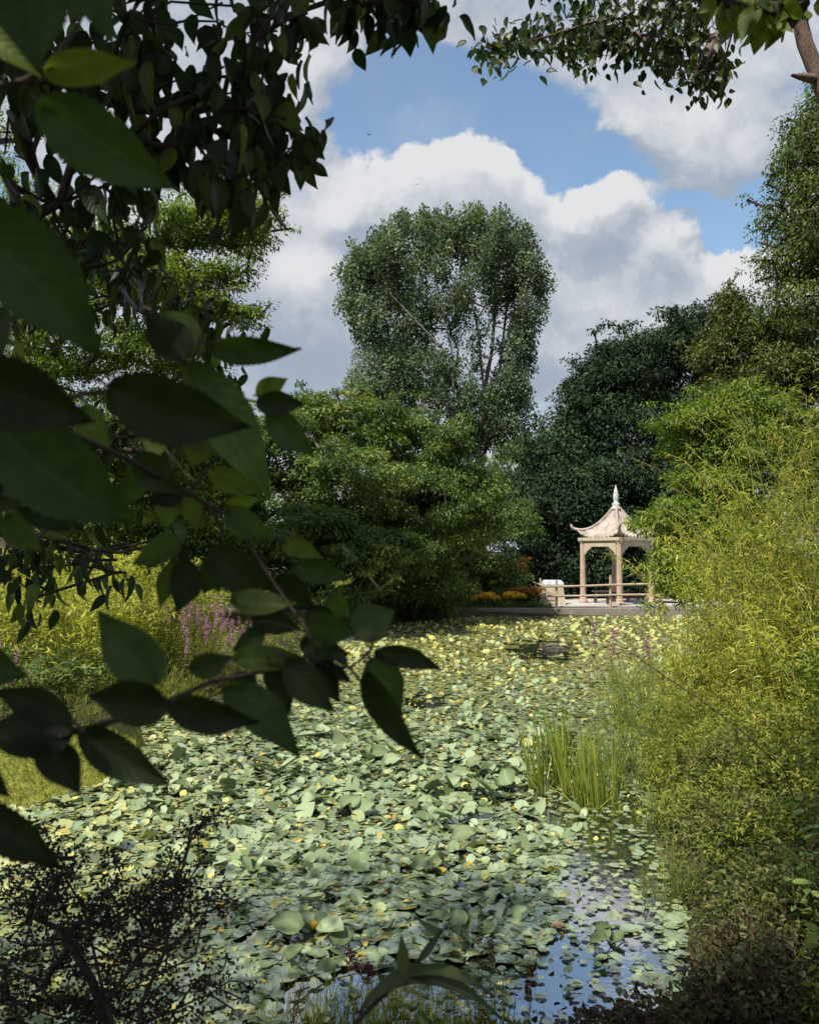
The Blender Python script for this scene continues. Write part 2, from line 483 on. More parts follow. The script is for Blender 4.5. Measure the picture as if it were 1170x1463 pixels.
M['gravel'] = surf_mat('path_gravel', [(.3, (.14, .12, .11)), (.5, (.24, .21, .20)), (.7, (.36, .32, .31))], 12, 9, rough=.95, bump=.9, bdist=.03)
M['paving'] = surf_mat('paving_stone', [(.3, (.34, .32, .31)), (.7, (.55, .53, .52))], 2, 9, rough=.85, bump=.3)
M['metal'] = surf_mat('grey_sheet', [(.3, (.42, .48, .52)), (.7, (.62, .68, .72))], 4, 5, rough=.4, spec=.6)
M['duck'] = surf_mat('duckweed', [(.3, (.08, .09, .018)), (.55, (.17, .18, .025)), (.75, (.26, .24, .045))], 5, 12, rough=.8, bump=.8, bdist=.02)
M['bird'] = surf_mat('bird_feather', [(.3, (.01, .01, .012)), (.7, (.03, .03, .035))], 9, 4, rough=.7, bump=0)

# ------------------------------------------------------------------ pond outline (plan view) and ground
POND = np.array([
    G(560, 892)[:2], G(470, 915)[:2], G(400, 948)[:2], G(330, 985)[:2], G(250, 1025)[:2], (-5.2, 12.6), (-8, 12.3), (-13, 12.6), (-16, 9),
    (-14, 6), (-9, 4.2), (-5, 4.0), (-2.5, 4.1), (-1.2, 4.3), (-.3, 4.5), (.6, 4.5), (1.25, 4.6), (1.62, 4.95), (1.95, 5.9), (2.15, 6.9), (2.3, 7.9),
    (2.75, 9.2), (3.0, 10.6), (3.6, 12.5), (4.8, 15), (6.6, 19), (9.2, 24), (12, 29), (14.6, 33.4), G(820, 882)[:2], G(690, 882)[:2], G(620, 885)[:2]])
def sdist(X, Y):
    """signed distance to the pond edge, positive on land"""
    p = np.stack([X, Y], -1)
    best = np.full(X.shape, 1e9); inside = np.zeros(X.shape, bool)
    n = len(POND)
    for i in range(n):
        a = POND[i]; b = POND[(i + 1) % n]; ab = b - a
        t = np.clip(((p - a) @ ab) / (ab @ ab), 0, 1)
        best = np.minimum(best, np.linalg.norm(p - a - t[..., None] * ab, axis=-1))
        c = ((a[1] > p[..., 1]) != (b[1] > p[..., 1]))
        xi = (b[0] - a[0]) * (p[..., 1] - a[1]) / (b[1] - a[1] + 1e-12) + a[0]
        inside ^= c & (p[..., 0] < xi)
    return np.where(inside, -best, best)
def sst(x): x = np.clip(x, 0, 1); return x * x * (3 - 2 * x)
def zg(X, Y):
    X = np.asarray(X, float); Y = np.asarray(Y, float)
    d = sdist(X, Y)
    land = .34 * sst(d / .7) + (.66 * sst((3.8 - Y) / 3) + .5 * sst((X - 3) / 4) * sst((26 - Y) / 8)) * sst(d / 2.5)
    bumps = .05 * np.sin(X * 2.3 + Y) * np.sin(Y * 1.7 - X) * sst(d / 1.5) * (Y < 31)
    return np.where(d > 0, land + bumps, -.7 * sst(-d / 1.2))
gx = np.concatenate([np.linspace(-400, -24, 14), np.arange(-20, 24, .33), np.linspace(26, 400, 14)])
gy = np.concatenate([np.linspace(-300, -8, 10), np.arange(-6, 48, .33), np.linspace(50, 700, 16)])
GX, GY = np.meshgrid(gx, gy)
GZ = zg(GX, GY)
V = np.stack([GX, GY, GZ], -1).reshape(-1, 3)
nx_, ny_ = len(gx), len(gy)
i = np.arange(ny_ - 1)[:, None] * nx_ + np.arange(nx_ - 1)[None, :]
Q = np.stack([i, i + 1, i + nx_ + 1, i + nx_], -1).reshape(-1, 4)
tag(link_obj('ground', mesh_np('ground', V, Q.ravel(), np.full(len(Q), 4), True), None, M['ground']), kind='structure')
wv = [(-20, 2, 0), (16, 2, 0), (16, 37, 0), (-20, 37, 0)]
tag(link_obj('water', mesh_py('water', wv, [(0, 1, 2, 3)]), None, M['water']), kind='structure')

def box(c, s, rz=0.0, top=None):
    """box corners; top=(sx,sy) scales the upper face"""
    c = np.array(c, float); hx, hy, hz = s[0] / 2, s[1] / 2, s[2] / 2
    tx, ty = (hx, hy) if top is None else (hx * top[0], hy * top[1])
    v = np.array([(-hx, -hy, -hz), (hx, -hy, -hz), (hx, hy, -hz), (-hx, hy, -hz), (-tx, -ty, hz), (tx, -ty, hz), (tx, ty, hz), (-tx, ty, hz)])
    R = np.array([[cos(rz), -sin(rz), 0], [sin(rz), cos(rz), 0], [0, 0, 1]])
    return v @ R.T + c
BOXF = [(0, 3, 2, 1), (4, 5, 6, 7), (0, 1, 5, 4), (1, 2, 6, 5), (2, 3, 7, 6), (3, 0, 4, 7)]
def boxes(name, lst, parent, mat, bevel=.0):
    V = []; Fc = []
    for b in lst:
        o = len(V); V += list(b); Fc += [tuple(o + k for k in f) for f in BOXF]
    ob = link_obj(name, mesh_py(name, V, Fc), parent, mat)
    if bevel:
        md = ob.modifiers.new("bevel", 'BEVEL'); md.width = bevel; md.segments = 2
    return ob
def lathe(prof, n=16, c=(0, 0, 0), octo=False):
    V = []; Fc = []
    for (r, z) in prof:
        for k in range(n):
            a = 2 * pi * (k + .5) / n; V.append((c[0] + r * cos(a), c[1] + r * sin(a), c[2] + z))
    for i in range(len(prof) - 1):
        for k in range(n):
            k2 = (k + 1) % n
            Fc.append((i * n + k, i * n + k2, (i + 1) * n + k2, (i + 1) * n + k))
    Fc.append(tuple(range(n))[::-1]); Fc.append(tuple((len(prof) - 1) * n + k for k in range(n)))
    return V, Fc

# path along the far shore and the paved terrace under the pavilion
def strip(name, pts, z0, z1, mat, kind='structure'):
    """flat slab with side faces from a plan outline"""
    n = len(pts); V = [(x, y, z0) for x, y in pts] + [(x, y, z1) for x, y in pts]
    Fc = [tuple(range(n, 2 * n))] + [(i, (i + 1) % n, n + (i + 1) % n, n + i) for i in range(n)]
    return tag(link_obj(name, mesh_py(name, V, Fc), None, mat), kind=kind)
strip('path', [(2.6, 33.35), (6, 33.15), (9, 33.05), (15, 33.2), (15, 34.1), (9, 33.95), (6, 34.0), (2.2, 34.4)], -.5, .33, M['gravel'])
strip('terrace', [(5.9, 34.0), (15, 34.0), (15, 39.5), (6.6, 39.5)], .0, .375, M['paving'])

# ------------------------------------------------------------------ pavilion
PC = np.array([P(881, 800, 36)[0], 36.0])
PZ = .375
pav = thing('pavilion', 'small open stone pavilion with a curved pale roof and pointed finial by the far shore', 'pavilion', (PC[0], PC[1], PZ))
RZ = radians(45 - 10)
HS = 1.03   # half side of the column square
def rot2(x, y, a=RZ): return (x * cos(a) - y * sin(a), x * sin(a) + y * cos(a))
CT = 2.72
for sx, sy in ((-1, -1), (1, -1), (1, 1), (-1, 1)):
    x, y = rot2(sx * HS, sy * HS)
    prof = [(.20, 0), (.20, .10), (.165, .16), (.165, .22), (.135, .28), (.125, CT * .6), (.115, CT - .12), (.15, CT - .05), (.15, CT)]
    v, f = lathe(prof, 8, (x, y, 0))
    c = link_obj('column', mesh_py('column', v, f), pav, M['stone'])
    md = c.modifiers.new('bevel', 'BEVEL'); md.width = .008; md.segments = 1; md.limit_method = 'ANGLE'; md.angle_limit = radians(30)
for k in range(4):
    a = RZ + k * pi / 2
    # spandrel beam with chamfered bracket ends
    h = HS - .13
    out = [(-h, CT), (h, CT), (h, CT - .60), (h - .07, CT - .57), (h - .16, CT - .44), (h - .34, CT - .33), (h - .40, CT - .25),
           (-(h - .40), CT - .25), (-(h - .34), CT - .33), (-(h - .16), CT - .44), (-(h - .07), CT - .57), (-h, CT - .60)]
    V = []; n = len(out)
    for t in (-.05, .05):
        for (x, z) in out:
            xx, yy = rot2(x, -HS + t, a); V.append((xx, yy, z))
    Fc = [tuple(range(n - 1, -1, -1)), tuple(range(n, 2 * n))] + [(i, (i + 1) % n, n + (i + 1) % n, n + i) for i in range(n)]
    link_obj('spandrel', mesh_py('spandrel', V, Fc), pav, M['beam'])
pl = []
for k in range(4):
    a = RZ + k * pi / 2
    x, y = rot2(0, -HS, a)
    pl.append(box((x, y, CT + .07), (2 * HS + .34 if k % 2 == 0 else 2 * HS - .2, .26, .14), a))
boxes('eaves_beam', pl, pav, M['beam'], .01)
# roof: four concave faces with raised tile rolls and upturned corners
EH = 1.15; RB = CT + .16; RT = 4.34 - .2; RH = .10
def roofpt(s, t, face):
    """s in -1..1 along the eave, t 0 (eave) .. 1 (top)"""
    half = EH + (RH - EH) * t
    z = RB + (RT - RB) * (t ** 1.75 * .82 + t * .18)
    lift = .30 * abs(s) ** 4 * (1 - t) ** 2.2
    half2 = half * (1 + .05 * abs(s) ** 4 * (1 - t) ** 3)
    x, y = rot2(s * half2, -half2, RZ + face * pi / 2)
    return np.array([x, y, z + lift])
rv = []; rf = []
NS, NT = 104, 16
roofroot = None
for face in range(4):
    o = len(rv)
    for j in range(NT + 1):
        t = j / NT
        half = EH + (RH - EH) * t
        for i in range(NS + 1):
            s = -1 + 2 * i / NS
            p_ = roofpt(s, t, face)
            lat = s * half
            roll = .075 * max(0.0, cos(lat / .215 * 2 * pi)) ** 1.0 + .012
            rv.append((p_[0], p_[1], p_[2] + roll))
    for j in range(NT):
        for i in range(NS):
            a = o + j * (NS + 1) + i
            rf.append((a, a + 1, a + NS + 2, a + NS + 1))
roof = link_obj('roof', mesh_py('roof', rv, rf, True), pav, M['tile'])
md = roof.modifiers.new('thick', 'SOLIDIFY'); md.thickness = .07; md.offset = -1
for k in range(4):
    pts = [roofpt(-1, t, k) + (0, 0, .06) for t in np.linspace(0, 1, 18)]
    d = norm(np.array([pts[0][0], pts[0][1], 0]))
    curl = [pts[0] + d * .23 + (0, 0, .24), pts[0] + d * .24 + (0, 0, .16), pts[0] + d * .18 + (0, 0, .07), pts[0] + d * .10 + (0, 0, .025)]
    pth = np.array(curl + pts)
    rr = np.concatenate([[.035, .06, .065, .065], np.full(len(pts), .06)])
    tube_obj('hip_ridge', [pth], [rr], 8, roof, M['tile'])
fv, ff = lathe([(.20, RT - .06), (.20, RT + .05), (.14, RT + .10), (.17, RT + .16), (.17, RT + .22), (.09, RT + .30), (.10, RT + .36), (.125, RT + .46),
                (.12, RT + .60), (.085, RT + .74), (.09, RT + .80), (.05, RT + .88), (.03, RT + .98), (.005, RT + 1.06)], 14)
link_obj('finial', mesh_py('finial', fv, ff, True), pav, M['finial'])

# ------------------------------------------------------------------ railing in front of the pavilion
Yr = 33.75
rl = thing('railing', 'pale weathered two-rail wooden railing in front of the pavilion', 'railing', (P(870, 860, Yr)[0], Yr, .33))
rl0 = np.array(rl.location)
def loc(p, base): return np.array(p) - base
posts = [(795, 829, 870, .05), (872, 822, 872, .055), (945, 833, 872, .05), (1010, 833, 872, .05)]
for (px, yt, yb, r_) in posts:
    a = loc(P(px, yb, Yr), rl0); b = loc(P(px, yt, Yr), rl0)
    a[2] = -.15
    tube_obj('post', [np.linspace(a, b, 4)], [np.array([r_ * 1.1, r_, r_, r_ * .85])], 8, rl, M['wood_pale'])
for (y0, y1, x0) in ((838, 833, 776), (851.5, 849, 782)):
    pts = np.array([loc(P(x0 + (1020 - x0) * t, y0 + (y1 - y0) * t + .5 * sin(t * 9), Yr - .08), rl0) for t in np.linspace(0, 1, 12)])
    tube_obj('rail', [pts], [np.full(12, .045)], 8, rl, M['wood_pale'])
# return part of the railing, falling apart at the left end
rp = thing('broken_railing', 'short broken run of wooden rails at the left end of the pavilion railing', 'railing', (P(772, 860, 34.6)[0], 34.6, .33))
b0 = np.array(rp.location)
for (p0, p1, r_) in (((765, 832, 34.9), (765, 868, 34.9), .05), ((772, 826, 34.6), (772, 866, 34.6), .045)):
    tube_obj('post', [np.linspace(loc(P(*p1), b0), loc(P(*p0), b0), 3)], [np.full(3, r_)], 7, rp, M['wood_pale'])
for (p0, p1) in (((762, 832, 34.9), (779, 838, 34.2)), ((757, 850, 34.9), (783, 846, 34.3)), ((763, 845, 34.9), (778, 852, 34.4)), ((760, 856, 34.7), (776, 848, 34.4))):
    tube_obj('rail', [np.linspace(loc(P(*p0), b0), loc(P(*p1), b0), 3)], [np.full(3, .035)], 6, rp, M['wood_pale'])

# box beside the railing
cx, cy = P(789, 850, 35.2)[0], 35.2
bx_ = thing('wooden_bin', 'squat stone-coloured bin with sloping sides and a pale metal lid left of the pavilion', 'bin', (cx, cy, .375))
boxes('body', [box((0, 0, .42), (.98, .8, .84), .08, (.78, .8))], bx_, M['beam'], .015)
boxes('front_panel', [box((-.1, -.405, .36), (.5, .03, .34), .08)], bx_, M['stone'], .004)
boxes('lid', [box((0, 0, .90), (.86, .74, .12), .08, (.92, .9)), box((0, 0, 1.0), (.74, .6, .07), .08, (.9, .9))], bx_, M['metal'], .01)

def bench(name, label, px0, px1, py_seat, Y, rz=0.0, back=False):
    a, b = P(px0, py_seat, Y), P(px1, py_seat, Y)
    L = b[0] - a[0]; h = a[2] - .375
    t = thing(name, label, 'bench', ((a[0] + b[0]) / 2, Y, .375), 'long dark benches beside the pavilion', rz)
    boxes('seat', [box((0, -.11, h - .03), (L, .19, .055)), box((0, .11, h - .03), (L, .19, .055))], t, M['wood_dark'], .006)
    boxes('apron', [box((0, 0, h - .10), (L - .3, .05, .08))], t, M['wood_dark'])
    for sx in (-1, 1):
        for sy in (-1, 1):
            boxes('leg', [box((sx * (L / 2 - .14), sy * .15, (h - .06) / 2), (.08, .07, h - .06))], t, M['wood_dark'], .004)
    return t
bench('bench', 'low dark bench standing between the pavilion columns', 846, 902, 844, 36.2)
bench('bench', 'low dark bench just right of the front pavilion column', 864, 925, 849.5, 35.0)

# ------------------------------------------------------------------ birds
def bird(px, py, Y, s, label, rz):
    c = P(px, py, Y)
    t = thing('bird', label, 'bird', tuple(c), 'small dark birds in the sky', rz)
    v, f = lathe([(.01, -.5), (.10, -.35), (.14, -.1), (.12, .15), (.07, .3), (.08, .38), (.05, .46), (.01, .55)], 8)
    v = [(x * s, z * s, y * s) for x, y, z in v]
    link_obj('body', mesh_py('body', v, [q[::-1] for q in f], True), t, M['bird'])
    for sx in (-1, 1):
        wv = [(0, .15, .02), (0, -.12, .02), (sx * .45, -.12, .28), (sx * .45, .12, .30), (sx * .95, -.22, .20), (sx * .9, -.08, .2)]
        wv = [(x * s, y * s, z * s) for x, y, z in wv]
        o = link_obj('wing', mesh_py('wing', wv, [(0, 1, 2, 3), (3, 2, 4, 5)]), t, M['bird'])
        md = o.modifiers.new('t', 'SOLIDIFY'); md.thickness = .03 * s
    tl = [(-.04, -.45, 0), (.04, -.45, 0), (.12, -.8, 0), (-.12, -.8, 0)]
    o = link_obj('tail', mesh_py('tail', [(x * s, y * s, z * s) for x, y, z in tl], [(0, 1, 2, 3)]), t, M['bird'])
    md = o.modifiers.new('t', 'SOLIDIFY'); md.thickness = .03 * s
bird(527, 192, 40, .16, 'tiny dark bird against the blue gap above the big cloud', .6)
bird(596, 263, 60, .16, 'tiny dark bird in front of the big white cloud', -.5)

# ------------------------------------------------------------------ lily pads
def proj(X, Y, Z=0.0):
    dz = Z - CAM_H
    fz = Y * cth + dz * sth; up = -Y * sth + dz * cth
    return 585 + F * X / fz, 731.5 - F * up / fz
def vnoise(x, y, s=1.0, k=0):
    x = x * s + k * 3.1; y = y * s - k * 1.7
    return (np.sin(1.3 * x + 2.1 * y + 1) + np.sin(2.9 * x - 1.7 * y + 2.3) * .7 + np.sin(-4.1 * x + 3.7 * y) * .5 + np.sin(7.3 * x + 6.1 * y + 4) * .35) / 2.55
def inell(px, py, cx, cy, rx, ry): return ((px - cx) / rx) ** 2 + ((py - cy) / ry) ** 2
def pad_tmpl(n=12, seed=0, curl=.10, cup=.0):
    r = np.random.default_rng(seed)
    v = [(0, 0, 0)]
    ph = r.uniform(0, 6, 3)
    for k in range(n + 1):
        a = .16 + (2 * pi - .32) * k / n
        rad = .5 * (1 + .07 * sin(2 * a + ph[0]) + .05 * sin(3 * a + ph[1]))
        v.append((rad * cos(a), rad * sin(a) * .92, curl * .5 * max(0, sin(2 * a + ph[2])) + cup * cos(2 * a)))
    f = [(0, k + 1, k + 2) for k in range(n)]
    return np.array(v), f
r = np.random.default_rng(11)
bands = [(4.0, 8, 460, .068, .122), (8, 13, 340, .078, .125), (13, 20, 300, .078, .118), (20, 34, 210, .092, .14)]
PX = []
for (y0, y1, dens_, s0, s1) in bands:
    xm = y1 * .56 + 1
    n = int((y1 - y0) * 2 * xm * dens_)
    x = r.uniform(-xm, xm, n); y = r.uniform(y0, y1, n)
    s = r.uniform(s0, s1, n) * np.exp(r.normal(0, .16, n))
    k = (np.abs(x) < y * .56 + .6)
    PX.append(np.stack([x[k], y[k], s[k]], 1))
PX = np.concatenate(PX)
sd = sdist(PX[:, 0], PX[:, 1])
PX = PX[sd < -.02]; sd = sd[sd < -.02]
px, py = proj(PX[:, 0], PX[:, 1])
keep = np.full(len(PX), 1.0)
nz = vnoise(PX[:, 0], PX[:, 1], 1.2); nf = vnoise(PX[:, 0], PX[:, 1], 3.5, 2)
e = inell(px, py, 778, 931, 62, 17) + .9 * vnoise(PX[:, 0], PX[:, 1], 2.2, 5); keep[e < .75] = .02
e = inell(px, py, 606, 1005, 34, 10) + .9 * vnoise(PX[:, 0], PX[:, 1], 3.0, 6); keep[e < .8] = .02
# open water in front of the reeds and by the right bank
e = np.minimum(inell(px, py, 885, 1265, 62, 105), inell(px, py, 870, 1385, 70, 60)) + .5 * nf
keep = np.where(e < 1.0, .33 + .16 * nf, np.where(e < 1.7, .42, keep))
e = inell(px, py, 800, 1120, 40, 80) + .4 * nf; keep = np.where(e < 1, keep * .35, keep)
e = inell(px, py, 640, 1440, 260, 62) + .5 * nf; keep = np.where(e < 1, keep * .30, keep)
keep = np.where((py > 1220) & (nf > .42) & (nz > -.1), keep * .45, keep)
keep = np.where((py < 1168 - px * .32) & (px < 205) & (py > 1020), 0, keep)      # the duckweed corner
PX[:, 2] *= np.where(keep < .43, .60, 1.0) * np.where(r.uniform(0, 1, len(PX)) < .05, 1.5, 1)
k = r.uniform(0, 1, len(PX)) < keep
PX = PX[k]; px = px[k]; py = py[k]; nz = nz[k]; nf = nf[k]
N = len(PX)
tone = r.uniform(.36, .66, N) + .05 * nz
u = r.uniform(0, 1, N)
far = sst((PX[:, 1] - 9) / 14)
pyel = .035 + .09 * np.clip(nz * 1.5, 0, 1) + .22 * far
tone = np.where(u < pyel, r.uniform(.74, .93, N), tone)
tone = np.where((u > pyel) & (u < pyel + .72 * far + .10), r.uniform(.62, .77, N), tone)
leftside = sst((420 - px) / 300) * (py > 1000)
tone = np.where((r.uniform(0, 1, N) < leftside * .75), r.uniform(.64, .80, N), tone)
rough_band = np.exp(-((py - 1120) / 65.) ** 2) * (px < 780) + .35 * np.exp(-((py - 1230) / 60.) ** 2) * (px < 800)
tone = np.where(r.uniform(0, 1, N) < .05 + .16 * rough_band + .10 * np.clip(nf * 2, 0, 1), r.uniform(.02, .30, N), tone)
tone = np.where(r.uniform(0, 1, N) < .012, 1.0, tone)
PX[:, 2] *= np.where((tone > .72) & (PX[:, 1] < 14), .66, 1)
tilt = np.abs(r.normal(0, .05, N)) * np.where(PX[:, 1] > 14, .5, 1) + rough_band * np.abs(r.normal(0, .20, N)) + np.where(r.uniform(0, 1, N) < .10, np.abs(r.normal(0, .3, N)), 0)
flip = r.uniform(0, 1, N) < (.03 + .12 * rough_band)
tilt = np.where(flip, r.uniform(.4, 1.0, N), tilt)
az = r.uniform(0, 2 * pi, N)
nrm = np.stack([np.sin(tilt) * np.cos(az), np.sin(tilt) * np.sin(az), np.cos(tilt)], 1)
da = r.uniform(0, 2 * pi, N)
dd = np.stack([np.cos(da), np.sin(da), np.zeros(N)], 1); dd = norm(dd - nrm * (dd * nrm).sum(1, keepdims=True))
zz = .006 + r.uniform(0, .016, N) + np.sin(tilt) * PX[:, 2] * .42 * np.where(flip, 1, .75)
pos = np.stack([PX[:, 0], PX[:, 1], zz], 1)
# the 280 that show largest are single things, the rest one mass
in_frame = (px > -10) & (px < 1180) & (py < 1470)
hide = (px < 300) & (py > 1180)
show = PX[:, 2] ** 2 / PX[:, 1] ** 3 * np.where(flip, 1.6, 1) * in_frame * np.where(hide, .4, 1)
order = np.argsort(-show); big = order[:280]; rest = order[280:]
PT = [pad_tmpl(9, s, .08) for s in range(6)]
allV = []; allI = []; allC = []; allT = []; off = 0
def dump(name, label, mat):
    global allV, allI, allC, allT, off
    me = mesh_np(name, np.concatenate(allV), np.concatenate(allI), np.concatenate(allC), False, {"tone": np.concatenate(allT)})
    tag(link_obj(name, me, None, mat), label, 'lily pads', kind='stuff')
    allV = []; allI = []; allC = []; allT = []; off = 0
for j in range(12):
    if j == 6: dump('lily_pads', 'mass of small green and yellowing lily pads covering the far pond', M['pad'])
    idx = (rest[~flip[rest] & (tilt[rest] < .3)] if j < 6 else rest[flip[rest] | (tilt[rest] >= .3)])[j % 6::6]
    tv, tf = PT[j % 6]
    side = np.cross(nrm[idx], dd[idx])
    s = PX[idx, 2][:, None, None]
    Vv = pos[idx][:, None, :] + (dd[idx][:, None, :] * tv[None, :, 0:1] + side[:, None, :] * tv[None, :, 1:2] + nrm[idx][:, None, :] * tv[None, :, 2:3]) * s
    flat = np.concatenate([np.array(f) for f in tf]); kk = len(tv)
    allI.append((flat[None, :] + (np.arange(len(idx)) * kk)[:, None] + off).ravel()); allC.append(np.full(len(idx) * len(tf), 3))
    allV.append(Vv.reshape(-1, 3)); allT.append(np.repeat(tone[idx], kk)); off += len(idx) * kk
dump('tipped_lily_pads', 'scattered small lily pads tipped up among the flat ones', M['pad_dry'])
tmeshes = {}
def pad_mesh(kind, s, tn):
    key = (kind, s, round(tn * 12))
    if key not in tmeshes:
        tv, tf = pad_tmpl(18, s + 20, .14, 0.0 if kind == 'flat' else .16)
        tmeshes[key] = mesh_np('lily_pad', tv, np.concatenate([np.array(f) for f in tf]), np.full(len(tf), 3), False, {"tone": np.full(len(tv), tn)})
        tmeshes[key].materials.append(M['pad' if kind == 'flat' else 'pad_dry'])
    return tmeshes[key]
from mathutils import Matrix
for n_, i_ in enumerate(big):
    tn = float(tone[i_]); fl = bool(flip[i_])
    o = bpy.data.objects.new('lily_pad', pad_mesh('cup' if fl else 'flat', n_ % 5, tn)); COL.objects.link(o)
    s3 = np.cross(nrm[i_], dd[i_]); m = Matrix(((*dd[i_],), (*s3,), (*nrm[i_],))).transposed().to_4x4()
    o.matrix_world = Matrix.Translation(pos[i_]) @ m @ Matrix.Scale(float(PX[i_, 2]), 4)
    if fl: lab = 'lily pad with its edge tipped up out of the water among the near pads'
    elif tn > .7: lab = 'yellowing lily pad lying flat in the near part of the pond'
    elif tn < .32: lab = 'dull dark lily pad lying flat in the near part of the pond'
    else: lab = 'pale green lily pad lying flat in the near part of the pond'
    tag(o, lab, 'lily pad', {'lily pad with its': 'tipped up lily pads', 'yellowing lily pad': 'yellowing near lily pads', 'dull dark lily pad': 'dull near lily pads'}.get(' '.join(lab.split()[:(4 if fl else 3)]), 'pale green near lily pads'))

# large standing leaves on stalks (spatterdock) in loose clumps
def standing(px_, py_, nl, size, label, seed, dark=.4, yellow=False):
    r = np.random.default_rng(seed)
    c = G(px_, py_)
    t = thing('water_lily_plant', label, 'water plant', (c[0], c[1], 0), 'standing leaf clumps on the pond')
    pth = []; rad = []; ps = []; dirs = []; ns = []; Ls = []; tn = []
    for k in range(nl):
        b = np.array([r.normal(0, size * .45), r.normal(0, size * .5), -.02])
        tip = b + np.array([r.normal(0, .05), r.normal(0, .05), r.uniform(.02, .12)])
        pth.append(np.linspace(b, tip, 3)); rad.append(np.array([.006, .005, .004]))
        a = r.uniform(0, 2 * pi); el = r.uniform(-.2, .9)
        d = np.array([cos(a) * cos(el), sin(a) * cos(el), sin(el)])
        ps.append(tip); dirs.append(d); ns.append(np.array([r.normal(0, .5), -.3 + r.normal(0, .5), 1.0])); Ls.append(size * r.uniform(.8, 1.25)); tn.append(r.choice([r.uniform(.2, .36), r.uniform(.42, .6)], p=[dark, 1 - dark]))
    tl = tmpl_leaf(8, 2, fold=.22, droop=.22, tip=.2, seed=seed)
    for q in range(nl): leaves('leaf', np.array(ps[q:q+1]), np.array(dirs[q:q+1]), norm(np.array(ns[q:q+1])), np.array(Ls[q:q+1]), np.array(Ls[q:q+1]) * .78, np.array(tn[q:q+1]), tl, t, M['pad_dry'], True)
    tube_obj('stalk', pth, rad, 5, t, M['stem'])
    if yellow:
        v, f = lathe([(.008, -.02), (.022, 0), (.026, .02), (.018, .036), (.006, .03)], 8, tuple(ps[0] + np.array([0, -.05, .03])))
        link_obj('flower', mesh_py('flower', v, f, True), t, M['yellow'])
for a in [
    (440, 1335, 6, .20, 'clump of three big pale standing leaves in the lower middle of the pond', 1, .2, True),
    (470, 1310, 3, .18, 'two broad pale leaves lifting off the water right of the big clump', 2, .1),
    (445, 1365, 3, .17, 'dark cupped leaf lying below the big pale leaves', 3, .8),
    (655, 1340, 6, .15, 'clump of olive leaves beside the long lance-leaved stem', 4, .8),
    (185, 1125, 5, .20, 'pale leaf standing at the edge of the duckweed', 5, .3),
    (200, 1155, 4, .22, 'grey green leaves at the left edge of the rough band', 6, .5),
    (270, 1090, 5, .20, 'pale pointed leaf standing below the dark hanging leaf', 7, .2),
    (250, 1130, 4, .20, 'round dark leaf on a thin stalk at left', 8, .9),
    (130, 1225, 3, .16, 'lone leaf on a stalk above the dark shrub', 9, .4),
    (510, 1165, 7, .20, 'group of grey and dark leaves in the centre of the pond', 10, .5),
    (440, 1150, 5, .19, 'dark ragged leaf group left of the centre group', 11, .8),
    (620, 1135, 7, .20, 'pale folded leaves in the centre of the pond', 12, .2),
    (615, 1185, 5, .19, 'pale pointed leaf nearest the yellow spots', 13, .1),
    (645, 1170, 4, .18, 'small pale upright leaf right of the centre', 14, .1),
    (720, 1140, 6, .22, 'dark green round leaf beside the reeds', 15, 1.0),
    (670, 1110, 6, .20, 'dark leaves half way to the left reed clump', 16, .7),
    (540, 1085, 6, .22, 'loose dark leaves below the drooping pointed leaf', 17, .6),
    (380, 1105, 6, .20, 'grey green leaves under the left hanging branch', 18, .5),
    (330, 1140, 6, .20, 'dull leaves in the rough band at left', 19, .7),
    (700, 1060, 6, .24, 'far dark leaves left of the reed tips', 20, .7),
    (450, 1060, 5, .24, 'far grey leaves under the branch end', 21, .5),
    (620, 1240, 4, .15, 'low olive leaf in the middle of the near pads', 22, .6),
    (380, 1250, 5, .15, 'small dark leaves left of the near middle', 23, .9),
    (865, 1350, 4, .12, 'small brown leaf cluster floating on the open water', 24, 1.0),
    (720, 1305, 3, .14, 'curled olive leaf near the two tall spikes', 25, .7)]:
    standing(*a)

# yellow blossoms
fv = []; ff = []
for k_ in range(6):      # six open petals round a small boss
    a_ = k_ * pi / 3; o_ = len(fv); ca, sa = cos(a_), sin(a_)
    for (u_, w_, z_) in ((.006, 0, .004), (.020, -.010, .012), (.036, -.005, .016), (.036, .005, .016), (.020, .010, .012)):
        fv.append((u_ * ca - w_ * sa, u_ * sa + w_ * ca, z_))
    ff.append(tuple(range(o_, o_ + 5)))
lv, lf = lathe([(.004, 0), (.010, .006), (.009, .014), (.003, .018)], 7)
ff += [tuple(i + len(fv) for i in f) for f in lf]; fv += lv
fm = mesh_py('yellow_flower', fv, ff, True); fm.materials.append(M['yellow'])
r = np.random.default_rng(5)
for k_ in range(34):
    for _ in range(30):
        qx = r.uniform(230, 780); qy = r.choice([r.uniform(1080, 1150), r.uniform(1150, 1330)])
        c = G(qx, qy)
        if vnoise(c[0:1], c[1:2], 1.6, 3)[0] > .25: break
    o = bpy.data.objects.new('yellow_flower', fm); COL.objects.link(o)
    s_ = r.uniform(.6, 1.0); o.scale = (s_, s_, s_); o.location = (c[0], c[1], .035); o.rotation_euler = (r.normal(0, .4), r.normal(0, .4), r.uniform(0, 6))
    tag(o, 'small yellow flower floating among the lily pads', 'flower', 'yellow flowers on the pond')

